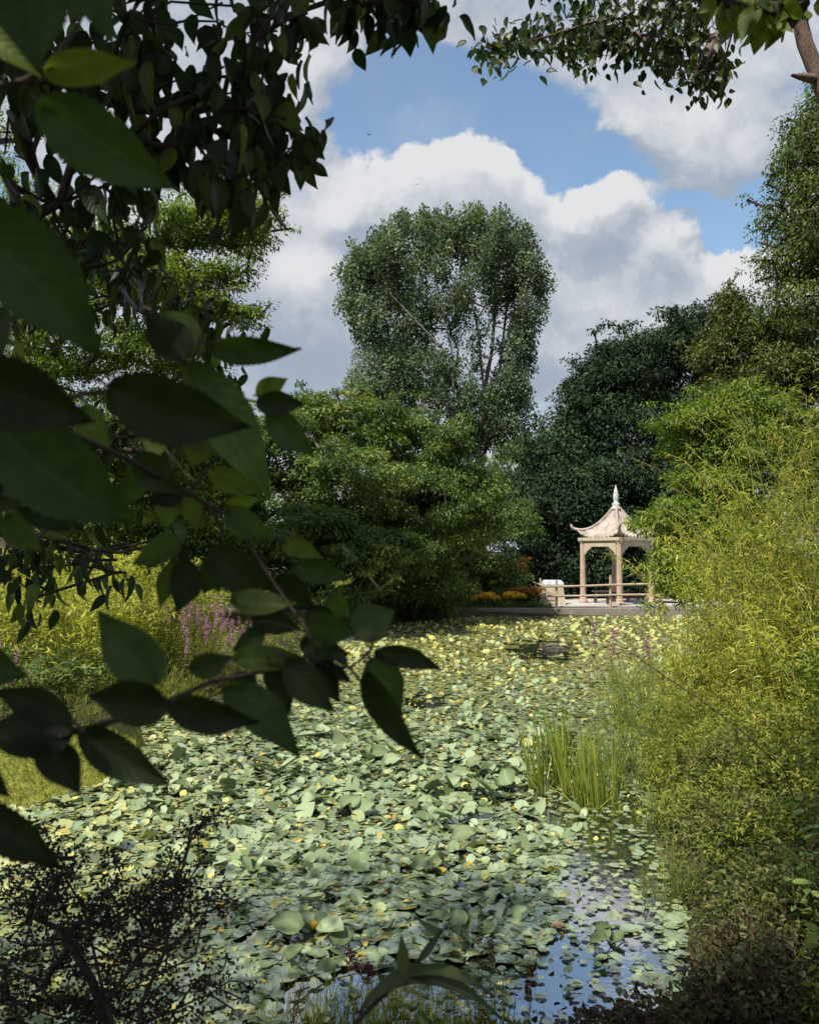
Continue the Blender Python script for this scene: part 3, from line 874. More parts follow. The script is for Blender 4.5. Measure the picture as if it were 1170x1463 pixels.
# bits of dead leaf, petals and scum lying on the pads
r = np.random.default_rng(91); n = 26000
x = r.uniform(-8, 8, n); y = 4.3 + 17 * r.uniform(0, 1, n) ** 1.3
qx, qy = proj(x, y); nz_ = vnoise(x, y, 1.6, 3); nq_ = vnoise(x, y, 4.5, 8)
k = (sdist(x, y) < -.03) & (np.abs(x) < y * .54) & ((nz_ + .7 * nq_ > .25) | (r.uniform(0, 1, n) < .14)) & ~((qy < 1168 - qx * .32) & (qx < 205)) & ((qx < 800) | (qy < 1150) | (r.uniform(0, 1, n) < .12))
x, y, nz_ = x[k], y[k], nz_[k]; n = len(x)
d = np.stack([r.normal(0, 1, n), r.normal(0, 1, n), r.normal(0, .25, n)], 1)
u_ = r.uniform(0, 1, n)
tn_ = np.where(u_ < .5, r.uniform(0, .18, n), np.where(u_ < .88, r.uniform(.82, .97, n), r.uniform(.3, .7, n)))
L = r.uniform(.022, .075, n)
o = leaves('leaf_litter', np.stack([x, y, r.uniform(.022, .04, n)], 1), d, r.normal(0, .35, (n, 3)) + (0, 0, 1), L, L * .55, tn_, T_HEX, None, M['pad_dry'])
tag(o, 'dead brown and yellow leaf bits strewn over the lily pads', 'leaf litter', kind='stuff')

# duckweed corner at the left
dp = [(-3.45, 10.4), (-3.75, 11.4), (-4.6, 12.4), (-6, 12.45), (-9, 12.3), (-13, 12.6), (-13, 6.5), (-7, 6.8), (-5, 7.6), (-4.05, 8.15), (-3.6, 9.0), (-3.3, 9.7)]
dv = [(x, y, .006) for x, y in dp]
dw = tag(link_obj('duckweed', mesh_py('duckweed', dv, [tuple(range(len(dv)))]), None, M['duck']), 'mat of bright yellow green duckweed on the left arm of the pond', 'duckweed', kind='stuff')
r = np.random.default_rng(8); n = 16000
x = r.uniform(-8, -3.2, n); y = r.uniform(7, 12.5, n)
qx, qy = proj(x, y)
ins = np.zeros(n, bool); D_ = np.array(dp)
for i in range(len(D_)):
    a = D_[i]; b = D_[(i + 1) % len(D_)]
    c = (a[1] > y) != (b[1] > y); ins ^= c & (x < (b[0] - a[0]) * (y - a[1]) / (b[1] - a[1] + 1e-9) + a[0])
x, y = x[ins], y[ins]; n = len(x)
d = np.stack([r.normal(0, .5, n), r.normal(0, .5, n), r.uniform(.3, 1.2, n)], 1)
o = leaves('water_grass', np.stack([x, y, np.full(n, .0)], 1), d, r.normal(0, 1, (n, 3)), r.uniform(.03, .08, n), .012, r.uniform(.2, .9, n), T_DIA, None, M['herb'])
tag(o, 'short grassy shoots standing in the duckweed at left', 'water grass', kind='stuff')

# ------------------------------------------------------------------ trees
def ell(px, py, Y, rx, ry, rd=None, n=10):
    c = P(px, py, Y); s = Y / F
    return (c, np.array([rx * s, (rd if rd is not None else rx * s), ry * s]), n)
def sample_ells(ells, r, lo=.45):
    out = []
    for c, R_, n in ells:
        v = norm(r.normal(0, 1, (n, 3))); q = (lo ** 3 + (1 - lo ** 3) * r.uniform(0, 1, n)) ** (1 / 3)
        out.append(c + v * q[:, None] * R_)
    return np.concatenate(out)
def tree(name, label, cat, base, trunk, ells, per, leafL, leafW, mat, bark, clump=(.6, .4), r0=.3, seed=0, group=None, up=.6,
         droop=.1, tmpl=T_DIA, rtip=.012, sides=5, lo=.45, flat=1.0, sun_side=0.0, tone=(0.5, .16, .14), parent_name='crown', extra_roots=(), outward=.6, rag=.5):
    """trunk: list of world points; ells: crown lobes; per: leaves per clump"""
    r = np.random.default_rng(seed)
    t = thing(name, label, cat, tuple(base), group)
    b0 = np.array(base)
    C_ = sample_ells(ells, r, lo)
    # small outer sprays so that the outline is ragged
    cen = C_.mean(0); k = r.uniform(0, 1, len(C_)) < rag
    rel = C_[k] - cen; far_ = np.linalg.norm(rel / rel.std(0), axis=1) > 1.3; rel = rel[far_]
    sp = cen + rel + norm(rel + (0, 0, .4 * np.linalg.norm(rel, axis=1).mean())) * (r.uniform(.9, 2.1, len(rel)) * clump[0])[:, None]
    nb_ = len(C_); C_ = np.concatenate([C_, sp]); n = len(C_)
    roots = [np.array(trunk)] + [np.array(q) for q in extra_roots]
    pth, rad = grow(roots, C_, r0, rtip, seed)
    tube_obj('trunk', [q - b0 for q in pth], rad, sides, t, bark)
    sz = r.uniform(.6, 1.35, n); cnt_ = per * sz ** 2
    sz[nb_:] *= .5; cnt_[nb_:] *= .22
    idx = np.repeat(np.arange(n), cnt_.astype(int))
    m = len(idx)
    cs = sz[idx][:, None]
    g_ = r.normal(0, 1, (m, 3)); rr = np.linalg.norm(g_, axis=1, keepdims=True); g_ = g_ / rr * np.minimum(rr, 1.9) * .62
    offp = g_ * np.array([clump[0], clump[0], clump[1]]) * cs
    # a few hollows: the underside of a clump is sparser
    keep = r.uniform(0, 1, m) < np.where(offp[:, 2] < -clump[1] * .2, .45, 1.0)
    idx, offp, cs = idx[keep], offp[keep], cs[keep]; m = len(idx)
    pos = C_[idx] + offp
    d = norm(offp + r.normal(0, .35, (m, 3)) * clump[0]) * outward + r.normal(0, .35, (m, 3)) + np.array([0, 0, -droop])
    nr = norm(r.normal(0, .55, (m, 3)) + np.array([0, 0, up]) + norm(offp) * .4)
    ct = r.normal(0, tone[1], n)
    tn = tone[0] + ct[idx] + r.normal(0, tone[2], m)
    L = leafL * r.uniform(.65, 1.3, m)
    leaves(parent_name, pos - b0, d, nr, L, L * (leafW / leafL), tn, tmpl, t, mat)
    return t

# tall poplar in the middle
Yp = 55
base = np.array([P(690, 700, Yp)[0], Yp, .4])
def PYs(py): return 470 + (py - 470) * .86 if py < 470 else py
def TP(px, py, Y=Yp): return P(634 + (px - 638) * .93, PYs(py), Y)
def ellp(px, py, Y, rx, ry, *a): return ell(634 + (px - 638) * .93, PYs(py), Y, rx * .93, ry * .9, *a)
tree('poplar_tree', 'tall grey green poplar with a broad open crown rising above the other trees', 'tree', base,
     [base, TP(688, 690), TP(692, 640), TP(700, 560, 55.5), TP(690, 470, 55), TP(672, 380, 54.5), TP(665, 320)],
     [ellp(640, 395, Yp, 88, 78, 4.5, 99), ellp(545, 378, Yp, 50, 40, 3.5, 40), ellp(525, 435, Yp, 34, 40, 3, 24), ellp(505, 410, Yp, 24, 40, 2, 13), ellp(565, 470, Yp, 55, 48, 3.5, 43),
      ellp(600, 330, Yp, 52, 28, 3, 29), ellp(650, 318, Yp, 40, 20, 3, 21), ellp(712, 330, Yp, 40, 36, 3, 35), ellp(745, 375, Yp, 38, 48, 3, 35), ellp(760, 440, Yp, 22, 45, 2.5, 16),
      ellp(740, 520, Yp, 24, 50, 2.5, 18), ellp(590, 530, Yp, 70, 42, 3.5, 48), ellp(560, 565, Yp, 52, 26, 3, 27), ellp(640, 570, Yp, 55, 32, 3.5, 29),
      ellp(735, 560, Yp, 30, 40, 2, 20), ellp(705, 600, Yp, 52, 34, 2.5, 40), ellp(665, 640, Yp, 30, 18, 2, 13), ellp(735, 640, Yp, 28, 16, 2, 12), ellp(548, 540, Yp, 48, 60, 2.5, 21), ellp(700, 300, Yp, 18, 10, 1, 4), ellp(690, 430, Yp, 50, 40, 4, 10), ellp(688, 505, Yp, 24, 30, 2, 5), ellp(655, 520, Yp, 30, 40, 2.5, 8)] + [ellp(a_, b_, Yp + (k_ % 3) - 1, 12, 17, .6, 5) for k_, (a_, b_) in enumerate([(497, 380), (487, 425), (508, 472), (520, 362), (553, 332), (575, 310), (608, 303), (640, 300), (662, 315), (690, 297), (725, 300), (752, 325), (766, 358), (781, 388), (785, 422), (776, 457), (757, 485), (766, 520), (757, 570), (766, 630), (505, 545), (515, 578), (538, 355), (700, 330)])],
     175, .19, .14, M['poplar'], M['bark_pale'], (.46, .85), .24, 3, rtip=.022, lo=.55, tone=(.54, .20, .20), outward=.8, droop=-.1,
     extra_roots=[[TP(695, 655), TP(742, 560, 54), TP(755, 480, 54), TP(762, 430, 54)], [TP(688, 690), TP(655, 600, 54), TP(650, 500, 53.5), TP(628, 400, 53), TP(620, 350, 53)], [TP(692, 640), TP(675, 560, 53), TP(640, 500, 52), TP(590, 450, 52), TP(555, 410, 53)], [TP(688, 690), TP(715, 600, 56), TP(725, 520, 57), TP(735, 430, 56), TP(735, 360)],
                  [TP(688, 690), TP(668, 640, 57), TP(640, 590, 58), TP(600, 560, 57)], [TP(700, 560, 55.5), TP(712, 500, 56), TP(718, 420, 56), TP(712, 350, 55)]])

# broad mid green tree on the left shore, with layered leafy boughs
Ym = 30
base = np.array([-1.6, 32.5, .4])
tree('spreading_tree', 'broad mid green tree with layered boughs hanging over the far left water', 'tree', base,
     [base, base + (0.1, 0, 1.4), base + (-.3, -.2, 3.0), base + (0.2, -.3, 4.8), base + (0, 0, 6.6)],
     [ell(455, 595, 32, 60, 22, 2, 26), ell(520, 610, 31, 85, 32, 2.6, 60), ell(600, 640, 31, 65, 34, 2.4, 44), ell(420, 650, 29, 75, 50, 2.4, 50), ell(500, 700, 28, 90, 55, 2.4, 76),
      ell(600, 720, 29.5, 75, 55, 2.4, 60), ell(665, 740, 31, 48, 55, 2, 40), ell(520, 785, 26.5, 75, 26, 1.8, 50), ell(440, 770, 26, 70, 40, 1.8, 36), ell(560, 800, 27, 36, 30, 1.2, 18),
      ell(480, 830, 26, 70, 30, 1.6, 26), ell(610, 830, 31, 60, 45, 1.6, 34), ell(575, 860, 31.5, 70, 22, 1.2, 20), ell(640, 690, 31, 40, 34, 1.6, 18), ell(340, 700, 29, 70, 60, 2.4, 30), ell(350, 800, 27, 70, 50, 2, 26)],
     300, .17, .065, M['mid'], M['bark_pale'], (.46, .24), .24, 5, rtip=.012, lo=.78, up=1.0, tone=(.46, .20, .20), outward=1.1, droop=.45)

# lighter bush running down to the water right of it
tree('leafy_shrub', 'rounded green shrub between the spreading tree and the flower bed', 'shrub', (3.4, 37.3, .4),
     [(3.4, 37.3, .4), (3.4, 37.3, 2.2)],
     [ell(690, 770, 37, 55, 55, 1.6, 50), ell(715, 820, 37, 40, 30, 1.2, 28), ell(660, 830, 36.8, 50, 36, 1.2, 30), ell(735, 735, 38, 30, 34, 1.4, 18)],
     260, .15, .06, M['mid'], M['bark'], (.48, .24), .10, 6, lo=.5, up=1.0, tone=(.44, .14, .16), droop=.3)
tree('leafy_tree', 'light green tree seen behind the spreading tree below the poplar trunk', 'tree', (6.5, 46, .4),
     [(6.5, 46, .4), (6.4, 46, 3), (6, 46, 5.5)],
     [ell(725, 690, 46, 50, 30, 2, 30), ell(690, 720, 44, 50, 40, 2, 30), ell(745, 650, 50, 34, 14, 1.5, 10), ell(770, 680, 48, 40, 34, 2, 22), ell(650, 690, 46, 36, 26, 2, 16)],
     240, .20, .09, M['mid'], M['bark'], (.8, .42), .16, 7, lo=.5, up=.9, tone=(.42, .14, .16))

# big dark tree behind the pavilion
Yd = 44
base = np.array([10.3, 45, .4])
tree('dark_tree', 'large dark green tree filling the space behind the pavilion', 'tree', base,
     [base, base + (.1, 0, 2), base + (0, 0, 5), base + (.3, 0, 8), base + (.5, 0, 11)],
     [ell(950, 505, Yd, 66, 34, 3, 46), ell(900, 545, Yd, 72, 42, 3.4, 56), ell(850, 590, Yd, 60, 42, 3.2, 44), ell(820, 650, Yd, 60, 50, 3.2, 50), ell(800, 720, 42, 56, 50, 2.6, 54),
      ell(900, 640, 43, 80, 60, 3, 70), ell(960, 600, 44, 70, 70, 3, 50), ell(860, 720, 41.5, 80, 60, 2.2, 70), ell(940, 720, 41.5, 70, 60, 2.2, 54), ell(1010, 480, 45, 50, 30, 2.6, 26),
      ell(800, 800, 41, 60, 40, 1.4, 40), ell(880, 810, 41, 80, 40, 1.2, 44), ell(960, 810, 41, 70, 40, 1.2, 34), ell(1020, 620, 46, 60, 120, 3, 50), ell(840, 545, 44, 20, 16, 1, 4), ell(770, 665, 43, 24, 30, 1.4, 10)],
     330, .20, .10, M['dark'], M['bark'], (.85, .42), .34, 8, lo=.55, rtip=.02, up=.8, tone=(.46, .17, .2), droop=.35)

# trees on the right
Yr_ = 21
base = np.array([12.6, 21, .6])
tree('feathery_tree', 'tall feathery tree at the right edge with small leaves against the sky', 'tree', base,
     [base, base + (0, 0, 4), base + (-.2, 0, 8), base + (-.3, 0, 12), base + (-.2, 0, 15.5)],
     [ell(1175, 170, Yr_, 30, 34, 1.6, 30), ell(1150, 230, Yr_, 30, 40, 1.4, 30), ell(1130, 300, Yr_, 30, 34, 1.4, 22), ell(1160, 350, Yr_, 50, 45, 1.8, 46), ell(1125, 380, Yr_, 36, 30, 1.4, 22),
      ell(1150, 440, Yr_, 60, 44, 1.8, 50), ell(1200, 260, Yr_, 60, 160, 2, 70), ell(1230, 120, Yr_, 60, 60, 2, 20), ell(1180, 500, Yr_, 60, 50, 2, 30)],
     135, .105, .045, M['olive_green'], M['bark'], (.38, .24), .22, 9, lo=.4, rtip=.008, up=.7, tone=(.50, .2, .2), droop=.4)
base = np.array([9.6, 23, .5])
tree('rounded_tree', 'dark olive tree with a thin top shoot left of the feathery tree', 'tree', base,
     [base, base + (-.3, 0, 3), base + (-.5, 0, 6), base + (-.7, 0, 8.4)],
     [ell(1048, 432, 23, 14, 16, .5, 6), ell(1046, 462, 23, 24, 16, .7, 9), ell(1060, 505, 23, 48, 34, 1.5, 30), ell(1105, 470, 23, 46, 30, 1.5, 26), ell(1020, 510, 23, 24, 26, 1, 12), ell(1100, 550, 22, 66, 44, 1.8, 50), ell(1160, 530, 22, 50, 50, 1.8, 34), ell(1040, 570, 22.5, 44, 34, 1.4, 26),
      ell(1130, 620, 22, 70, 50, 1.8, 50), ell(1180, 680, 22, 60, 60, 1.6, 34)],
     210, .12, .055, M['olive'], M['bark'], (.36, .26), .14, 10, lo=.45, rtip=.008, up=.9, tone=(.52, .18, .2), droop=.3)
base = np.array([7.9, 18.5, .5])
tree('arching_shrub', 'yellow green shrub with arching twigs reaching left toward the pavilion roof', 'shrub', base,
     [base, base + (-.2, 0, 1.6), base + (-.5, 0, 3.4), base + (-.3, 0, 4.8)],
     [ell(976, 606, 18.5, 34, 9, .7, 14), ell(1026, 598, 18.5, 40, 20, .8, 24), ell(1060, 590, 18.5, 50, 26, 1, 30), ell(1010, 640, 18.6, 50, 22, .9, 34), ell(1080, 640, 18, 60, 30, 1, 36), ell(1016, 690, 18.2, 40, 26, .8, 34), ell(981, 735, 18, 40, 14, .6, 24), ell(1016, 770, 18, 40, 22, .7, 26), ell(1001, 815, 18, 34, 16, .5, 18), ell(1040, 740, 18, 56, 50, 1, 50), ell(1050, 820, 18, 50, 40, 1, 34),
      ell(950, 800, 17.8, 6, 22, .3, 5), ell(956, 835, 17.8, 10, 12, .3, 5), ell(934, 748, 17.8, 10, 4, .15, 4)],
     190, .13, .036, M['lime'], M['bark'], (.32, .17), .10, 12, lo=.3, rtip=.006, up=1.0, tone=(.40, .16, .2), droop=.5, outward=1.0)
# trees on the left behind the near branches
base = np.array([-11.0, 22, .5])
tree('airy_tree', 'airy yellow green tree on the left bank seen through the near branches', 'tree', base,
     [base, base + (.3, 0, 3.5), base + (.9, 0, 7), base + (1.8, 0, 10)],
     [ell(330, 306, 21, 42, 12, .9, 26), ell(345, 340, 21, 36, 16, .9, 18), ell(270, 325, 21, 46, 26, 1.2, 34), ell(320, 395, 21, 32, 12, .8, 12), ell(338, 452, 21, 20, 9, .6, 8), ell(300, 440, 21, 40, 18, .8, 14), ell(240, 410, 21, 60, 40, 1.6, 50), ell(180, 380, 21.5, 80, 60, 1.8, 56),
      ell(120, 480, 21.5, 110, 60, 2, 70), ell(60, 360, 21.5, 80, 90, 2, 50), ell(240, 510, 21.5, 70, 36, 1.6, 30), ell(60, 570, 21.5, 100, 60, 2, 44), ell(-60, 300, 21.5, 100, 200, 2, 40)],
     170, .125, .05, M['lime'], M['bark'], (.46, .17), .20, 13, lo=.35, rtip=.009, up=1.2, tone=(.45, .14, .18), droop=.35)
base = np.array([-8.4, 26, .5])
tree('bushy_tree', 'bushy green tree low on the left behind the golden shrub', 'tree', base,
     [base, base + (.2, 0, 2.2), base + (.3, 0, 4.4)],
     [ell(130, 640, 26, 130, 55, 1.6, 70), ell(280, 650, 26, 80, 55, 1.5, 50), ell(300, 740, 26, 80, 60, 1.4, 46), ell(20, 700, 26, 110, 60, 1.5, 40), ell(170, 740, 26, 110, 60, 1.4, 40), ell(60, 790, 26, 120, 40, 1.4, 40), ell(220, 800, 26, 100, 40, 1.4, 34)],
     260, .15, .07, M['lime'], M['bark'], (.60, .30), .16, 14, lo=.4, rtip=.01, up=1.0, tone=(.4, .16, .16), droop=.3)

# far trees closing the view
for k_, (x, y, h, w_, lab) in enumerate([
    (-22, 70, 11, 7, 'far green tree at the very left beyond the pond'), (-11, 76, 9, 7, 'far green tree behind the spreading tree'), (2, 84, 9, 8, 'far low tree behind the foot of the poplar'),
    (17, 72, 8, 6, 'far low tree in the gap right of the poplar'), (24, 60, 14, 8, 'far dark tree beyond the arching shrub'), (44, 60, 13, 9, 'far dark tree beyond the right edge'), (-34, 60, 13, 8, 'far dark tree beyond the left bank')]):
    base = np.array([x, y, .5])
    tree('distant_tree', lab, 'tree', base, [base, base + (0, 0, h * .35), base + (0, 0, h * .7)],
         [(base + (0, 0, h * .55), np.array([w_ * .8, w_ * .5, h * .42]), 50), (base + (w_ * .4, 0, h * .3), np.array([w_ * .6, w_ * .4, h * .25]), 22), (base + (-w_ * .4, 0, h * .3), np.array([w_ * .6, w_ * .4, h * .25]), 22)],
         120, .40, .22, M['mid'] if k_ % 2 else M['dark'], M['bark'], (1.3, .8), .25, 30 + k_, 'far trees beyond the pond', rtip=.03)

# ------------------------------------------------------------------ stemmed plants of the banks
def stem_plant(name, label, cat, c, rad, H, nst, leafL, leafW, mat, gap=.05, lean=.3, arch=.2, sr=.004, start=.15, group=None, tmpl=T_BLA,
               droop=.3, seed=0, tone=(.5, .15, .18), stemmat=None, spikes=None, jitter=.3, whorl=1, hvar=.3, part='foliage', spread=1.0, sub=0):
    r = np.random.default_rng(seed)
    c = np.array([c[0], c[1], float(zg(c[0], c[1])) if len(c) < 3 else c[2]])
    t = thing(name, label, cat, tuple(c), group)
    a = r.uniform(0, 2 * pi, nst); q = np.sqrt(r.uniform(0, 1, nst)) * rad
    b = np.stack([np.cos(a) * q, np.sin(a) * q, np.zeros(nst)], 1)
    b[:, 2] = zg(b[:, 0] + c[0], b[:, 1] + c[1]) - c[2] if len(c) == 3 else 0
    b[:, 2] = np.maximum(b[:, 2], -c[2] - .25) - .03
    h = H * (1 - r.uniform(0, hvar, nst)) * (1 - .35 * (q / max(rad, .01)) ** 2 * (rad > .3))
    oa = a + r.normal(0, .6, nst)
    out = np.stack([np.cos(oa), np.sin(oa), np.zeros(nst)], 1) * (lean * (.3 + .9 * q / max(rad, .01)) + r.normal(0, .08, nst))[:, None]
    K_ = 9
    T_ = np.linspace(0, 1, K_)
    pts = b[:, None, :] + out[:, None, :] * h[:, None, None] * (T_ ** 1.6)[None, :, None]
    pts[:, :, 2] += h[:, None] * (T_ - arch * T_ ** 3)[None, :]
    wob = r.normal(0, .02, (nst, K_, 3)) * h[:, None, None] * T_[None, :, None]; wob[:, :, 2] *= .3
    pts = pts + wob
    rr = sr * (1 - .7 * T_)
    nvis = nst
    tube_obj('stems', list(pts[:nvis]), [rr] * nvis, 4, t, stemmat or M['stem'])
    # leaves along the stems
    cnt = np.maximum(2, (h * (1 - start) / gap * whorl).astype(int))
    si = np.repeat(np.arange(nst), cnt); m = len(si)
    tt = start + (1 - start) * r.uniform(0, 1, m) ** .85
    f = tt * (K_ - 1); i0 = np.minimum(f.astype(int), K_ - 2); fr = (f - i0)[:, None]
    p = pts[si, i0] * (1 - fr) + pts[si, i0 + 1] * fr
    tan = norm(pts[si, i0 + 1] - pts[si, i0])
    if sub:      # side twigs
        off = r.normal(0, 1, (m, 3)); off[:, 2] *= .5
        p = p + norm(off) * (sub * r.uniform(.1, 1, m) * (1.1 - tt * .7))[:, None]
    la = r.uniform(0, 2 * pi, m)
    side = np.stack([np.cos(la), np.sin(la), r.normal(0, .25, m)], 1)
    d = norm(tan * .6 + side * spread + r.normal(0, jitter, (m, 3)) + np.array([0, 0, -droop]))
    n_ = norm(np.array([0, 0, 1.]) + r.normal(0, .45, (m, 3)))
    L = leafL * r.uniform(.6, 1.3, m) * (1 - .35 * tt)
    stn = r.normal(0, tone[1], nst)
    leaves(part, p, d, n_, L, L * leafW / leafL, tone[0] + stn[si] + r.normal(0, tone[2], m), tmpl, t, mat)
    if spikes:   # flower spikes at the stem ends: (share, length, radius, material, bits)
        share, sl, srad, smat, bits = spikes
        k = np.nonzero(r.uniform(0, 1, nst) < share)[0]
        tip = pts[k, -1]; ax = norm(pts[k, -1] - pts[k, -2]) * .5 + np.array([0, 0, .6]); ax = norm(ax)
        ii = np.repeat(np.arange(len(k)), bits); u_ = r.uniform(0, 1, len(ii))
        an = r.uniform(0, 2 * pi, len(ii)); rad_ = srad * (1 - .75 * u_)
        pp = tip[ii] + ax[ii] * (u_ * sl)[:, None] + np.stack([np.cos(an), np.sin(an), an * 0], 1) * rad_[:, None] * .3
        dd_ = np.stack([np.cos(an), np.sin(an), r.normal(.3, .3, len(ii))], 1)
        leaves('flower_spike', pp, dd_, r.normal(0, 1, (len(ii), 3)), srad * 1.6, srad * .9, r.uniform(0, 1, len(ii)), T_DIA, t, smat)
        tube_obj('flower_stalk', [np.linspace(a_, a_ + b_ * sl, 3) for a_, b_ in zip(tip, ax)], [np.full(3, sr * .4)] * len(k), 4, t, stemmat or M['stem'])
    return t

# golden bamboo on the right bank
BG = 'golden bamboo clumps on the right bank'
for (x, y, rad, H, n, tn, lab, mat, sd_) in [
    (4.95, 11.8, .95, 4.9, 110, .50, 'tallest golden bamboo clump on the right bank', 'gold', 1),
    (6.2, 12.2, 1.1, 6.6, 130, .46, 'golden bamboo clump cut by the right edge of the photo', 'herb', 2),
    (6.1, 14.2, .95, 4.5, 100, .30, 'bamboo clump half hidden behind the tallest one', 'gold', 3),
    (4.35, 11.6, .60, 2.0, 110, .60, 'low golden bamboo leaning over the water in front of the pavilion side', 'gold', 4),
    (5.0, 9.8, .9, 2.6, 120, .45, 'low bright bamboo in front of the tallest clump', 'gold', 5),
    (5.8, 9.9, .9, 5.0, 110, .4, 'bamboo clump at the right edge in front of the tall ones', 'herb', 6),
    (7.4, 16.4, 1.0, 3.8, 80, .4, 'far bamboo clump beside the arching shrub', 'herb', 7)]:
    stem_plant('bamboo', lab, 'bamboo', (x, y), rad, H * 1.06, int(n * .72), .18, .021, M[mat], .030, .26, .26, .008, .10, BG, T_BLA, .35, sd_, (tn, .17, .2), M['stem_gold'], None, .4, 1, .55, sub=.24)

# golden shrubs on the left bank
for (x, y, rad, H, n, tn, lab, mat, sd_) in [
    (-5.6, 14.6, 1.2, 3.7, 130, .70, 'bright golden shrub on the left bank seen under the near leaves', 'gold', 11),
    (-7.4, 14.9, 1.3, 3.6, 120, .68, 'golden shrub at the left edge of the photo', 'gold', 12),
    (-4.5, 15.3, .8, 3.0, 90, .62, 'paler golden shrub behind the pink flowers', 'herb', 13)]:
    stem_plant('golden_shrub', lab, 'shrub', (x, y), rad, H, n, .16, .024, M[mat], .026, .25, .3, .006, .08, 'golden shrubs on the left bank', T_BLA, .35, sd_, (tn, .1, .18), None, None, .4, 1, .3, sub=.3)
for (x, y, rad, H, n, lab, sd_) in [
    (-6.3, 13.3, .8, 1.5, 70, 'green fern-like plant in front of the golden shrub', 15), (-5.3, 13.6, .5, 1.15, 50, 'small green fern-like plant right of the larger one', 16), (-7.3, 13.2, .7, 1.5, 50, 'green leafy plant at the left edge below the golden shrub', 17)]:
    stem_plant('leafy_herb', lab, 'plant', (x, y), rad, H, n, .15, .028, M['mid'], .028, .5, .45, .004, .1, 'green leafy plants on the left bank', T_BLA, .2, sd_, (.55, .12, .18), None, None, .3, 1, .3)
PKG = 'pink flowering loosestrife clumps'
for (x, y, rad, H, n, lab, sd_, sh) in [
    (-3.62, 14.2, .36, 1.80, 36, 'tall pink flowering clump behind the near leaves on the left bank', 21, .9), (-3.28, 14.7, .26, 1.55, 20, 'pinkish flowering clump just right of the tall pink one', 22, .8),
    (-6.7, 12.85, .22, .75, 10, 'small pink flowers low at the left edge of the pond', 23, 1), (-6.0, 12.8, .2, .6, 8, 'tiny pink flower tuft beside the dark leaf stem', 24, 1)]:
    stem_plant('loosestrife', lab, 'flowers', (x, y), rad, H, n, .07, .014, M['herb'], .03, .15, .05, .004, .1, PKG, T_BLA, .1, sd_, (.5, .1, .18), M['stem_red'], (sh, .36, .022, M['pink'], 46))
for (x, y, rad, H, n, lab, sd_) in [
    (-4.15, 13.3, .55, .95, 130, 'rusty green grass tuft at the left water edge', 31), (-3.8, 13.6, .45, .85, 100, 'grass tuft below the tall pink flowers', 32), (-4.9, 12.9, .45, .7, 90, 'short brownish grass tuft above the duckweed', 33),
    (-3.3, 15.8, .5, .8, 90, 'grass tuft on the far left water edge', 34), (-6.4, 12.65, .6, .45, 90, 'dry grass fringe left of the duckweed', 35)]:
    stem_plant('grass_tuft', lab, 'grass', (x, y), rad, H, n, .16, .007, M['herb'], .05, .3, .3, .003, .05, 'grass tufts on the left water edge', T_BLA, -.9, sd_, (.5, .15, .2), M['stem'], None, .25, 1, .5, spread=.3)

# reeds standing in the water
RG = 'reed clumps in the water'
def reeds(c, rad, H, n, lab, seed, tn=.5):
    r = np.random.default_rng(seed)
    t = thing('reed_clump', lab, 'reeds', (c[0], c[1], 0), RG)
    a = r.uniform(0, 2 * pi, n); q = np.sqrt(r.uniform(0, 1, n)) * rad
    b = np.stack([np.cos(a) * q, np.sin(a) * q, np.full(n, -.1)], 1)
    bl = tmpl_leaf(7, 1, fold=.0, droop=.06, tip=0); v = bl[0].copy(); s_ = v[:, 0]
    v[:, 1] = np.sign(np.round(v[:, 1], 6)) * .5 * np.where(s_ < .9, 1 - s_ * .45, .25) * (s_ < .999); v[:, 2] = .004 * np.abs(v[:, 1]) * 0 - .10 * s_ ** 3
    d = norm(np.stack([np.cos(a) * .10 + r.normal(0, .07, n) - .05, np.sin(a) * .10 + r.normal(0, .07, n), np.ones(n)], 1))
    nr = norm(np.stack([r.normal(0, .5, n), -np.ones(n), np.zeros(n)], 1))
    leaves('blades', b, d, nr, H * r.uniform(.55, 1.1, n), r.uniform(.010, .018, n), tn + r.normal(0, .18, n), (v, bl[1], bl[2]), t, M['reed'])
    k = n // 6
    d2 = norm(np.stack([r.normal(0, .5, k), r.normal(0, .5, k), r.uniform(.2, .9, k)], 1))
    leaves('dry_blades', b[:k], d2, nr[:k], H * r.uniform(.3, .6, k), .012, r.uniform(.75, 1, k), (v, bl[1], bl[2]), t, M['gold'])
c = G(768, 1128); reeds(c, .11, .92, 34, 'narrow leftmost reed clump standing in the pond', 41, .4)
c = G(800, 1118); reeds(c, .13, 1.02, 52, 'tallest middle reed clump with blades leaning left', 42, .4)
c = G(822, 1135); reeds(c, .13, .85, 50, 'yellow green reed clump between the tallest and the rightmost', 43, .6)
c = G(852, 1150); reeds(c, .20, .82, 90, 'broad rightmost reed clump beside the bank', 44, .5)

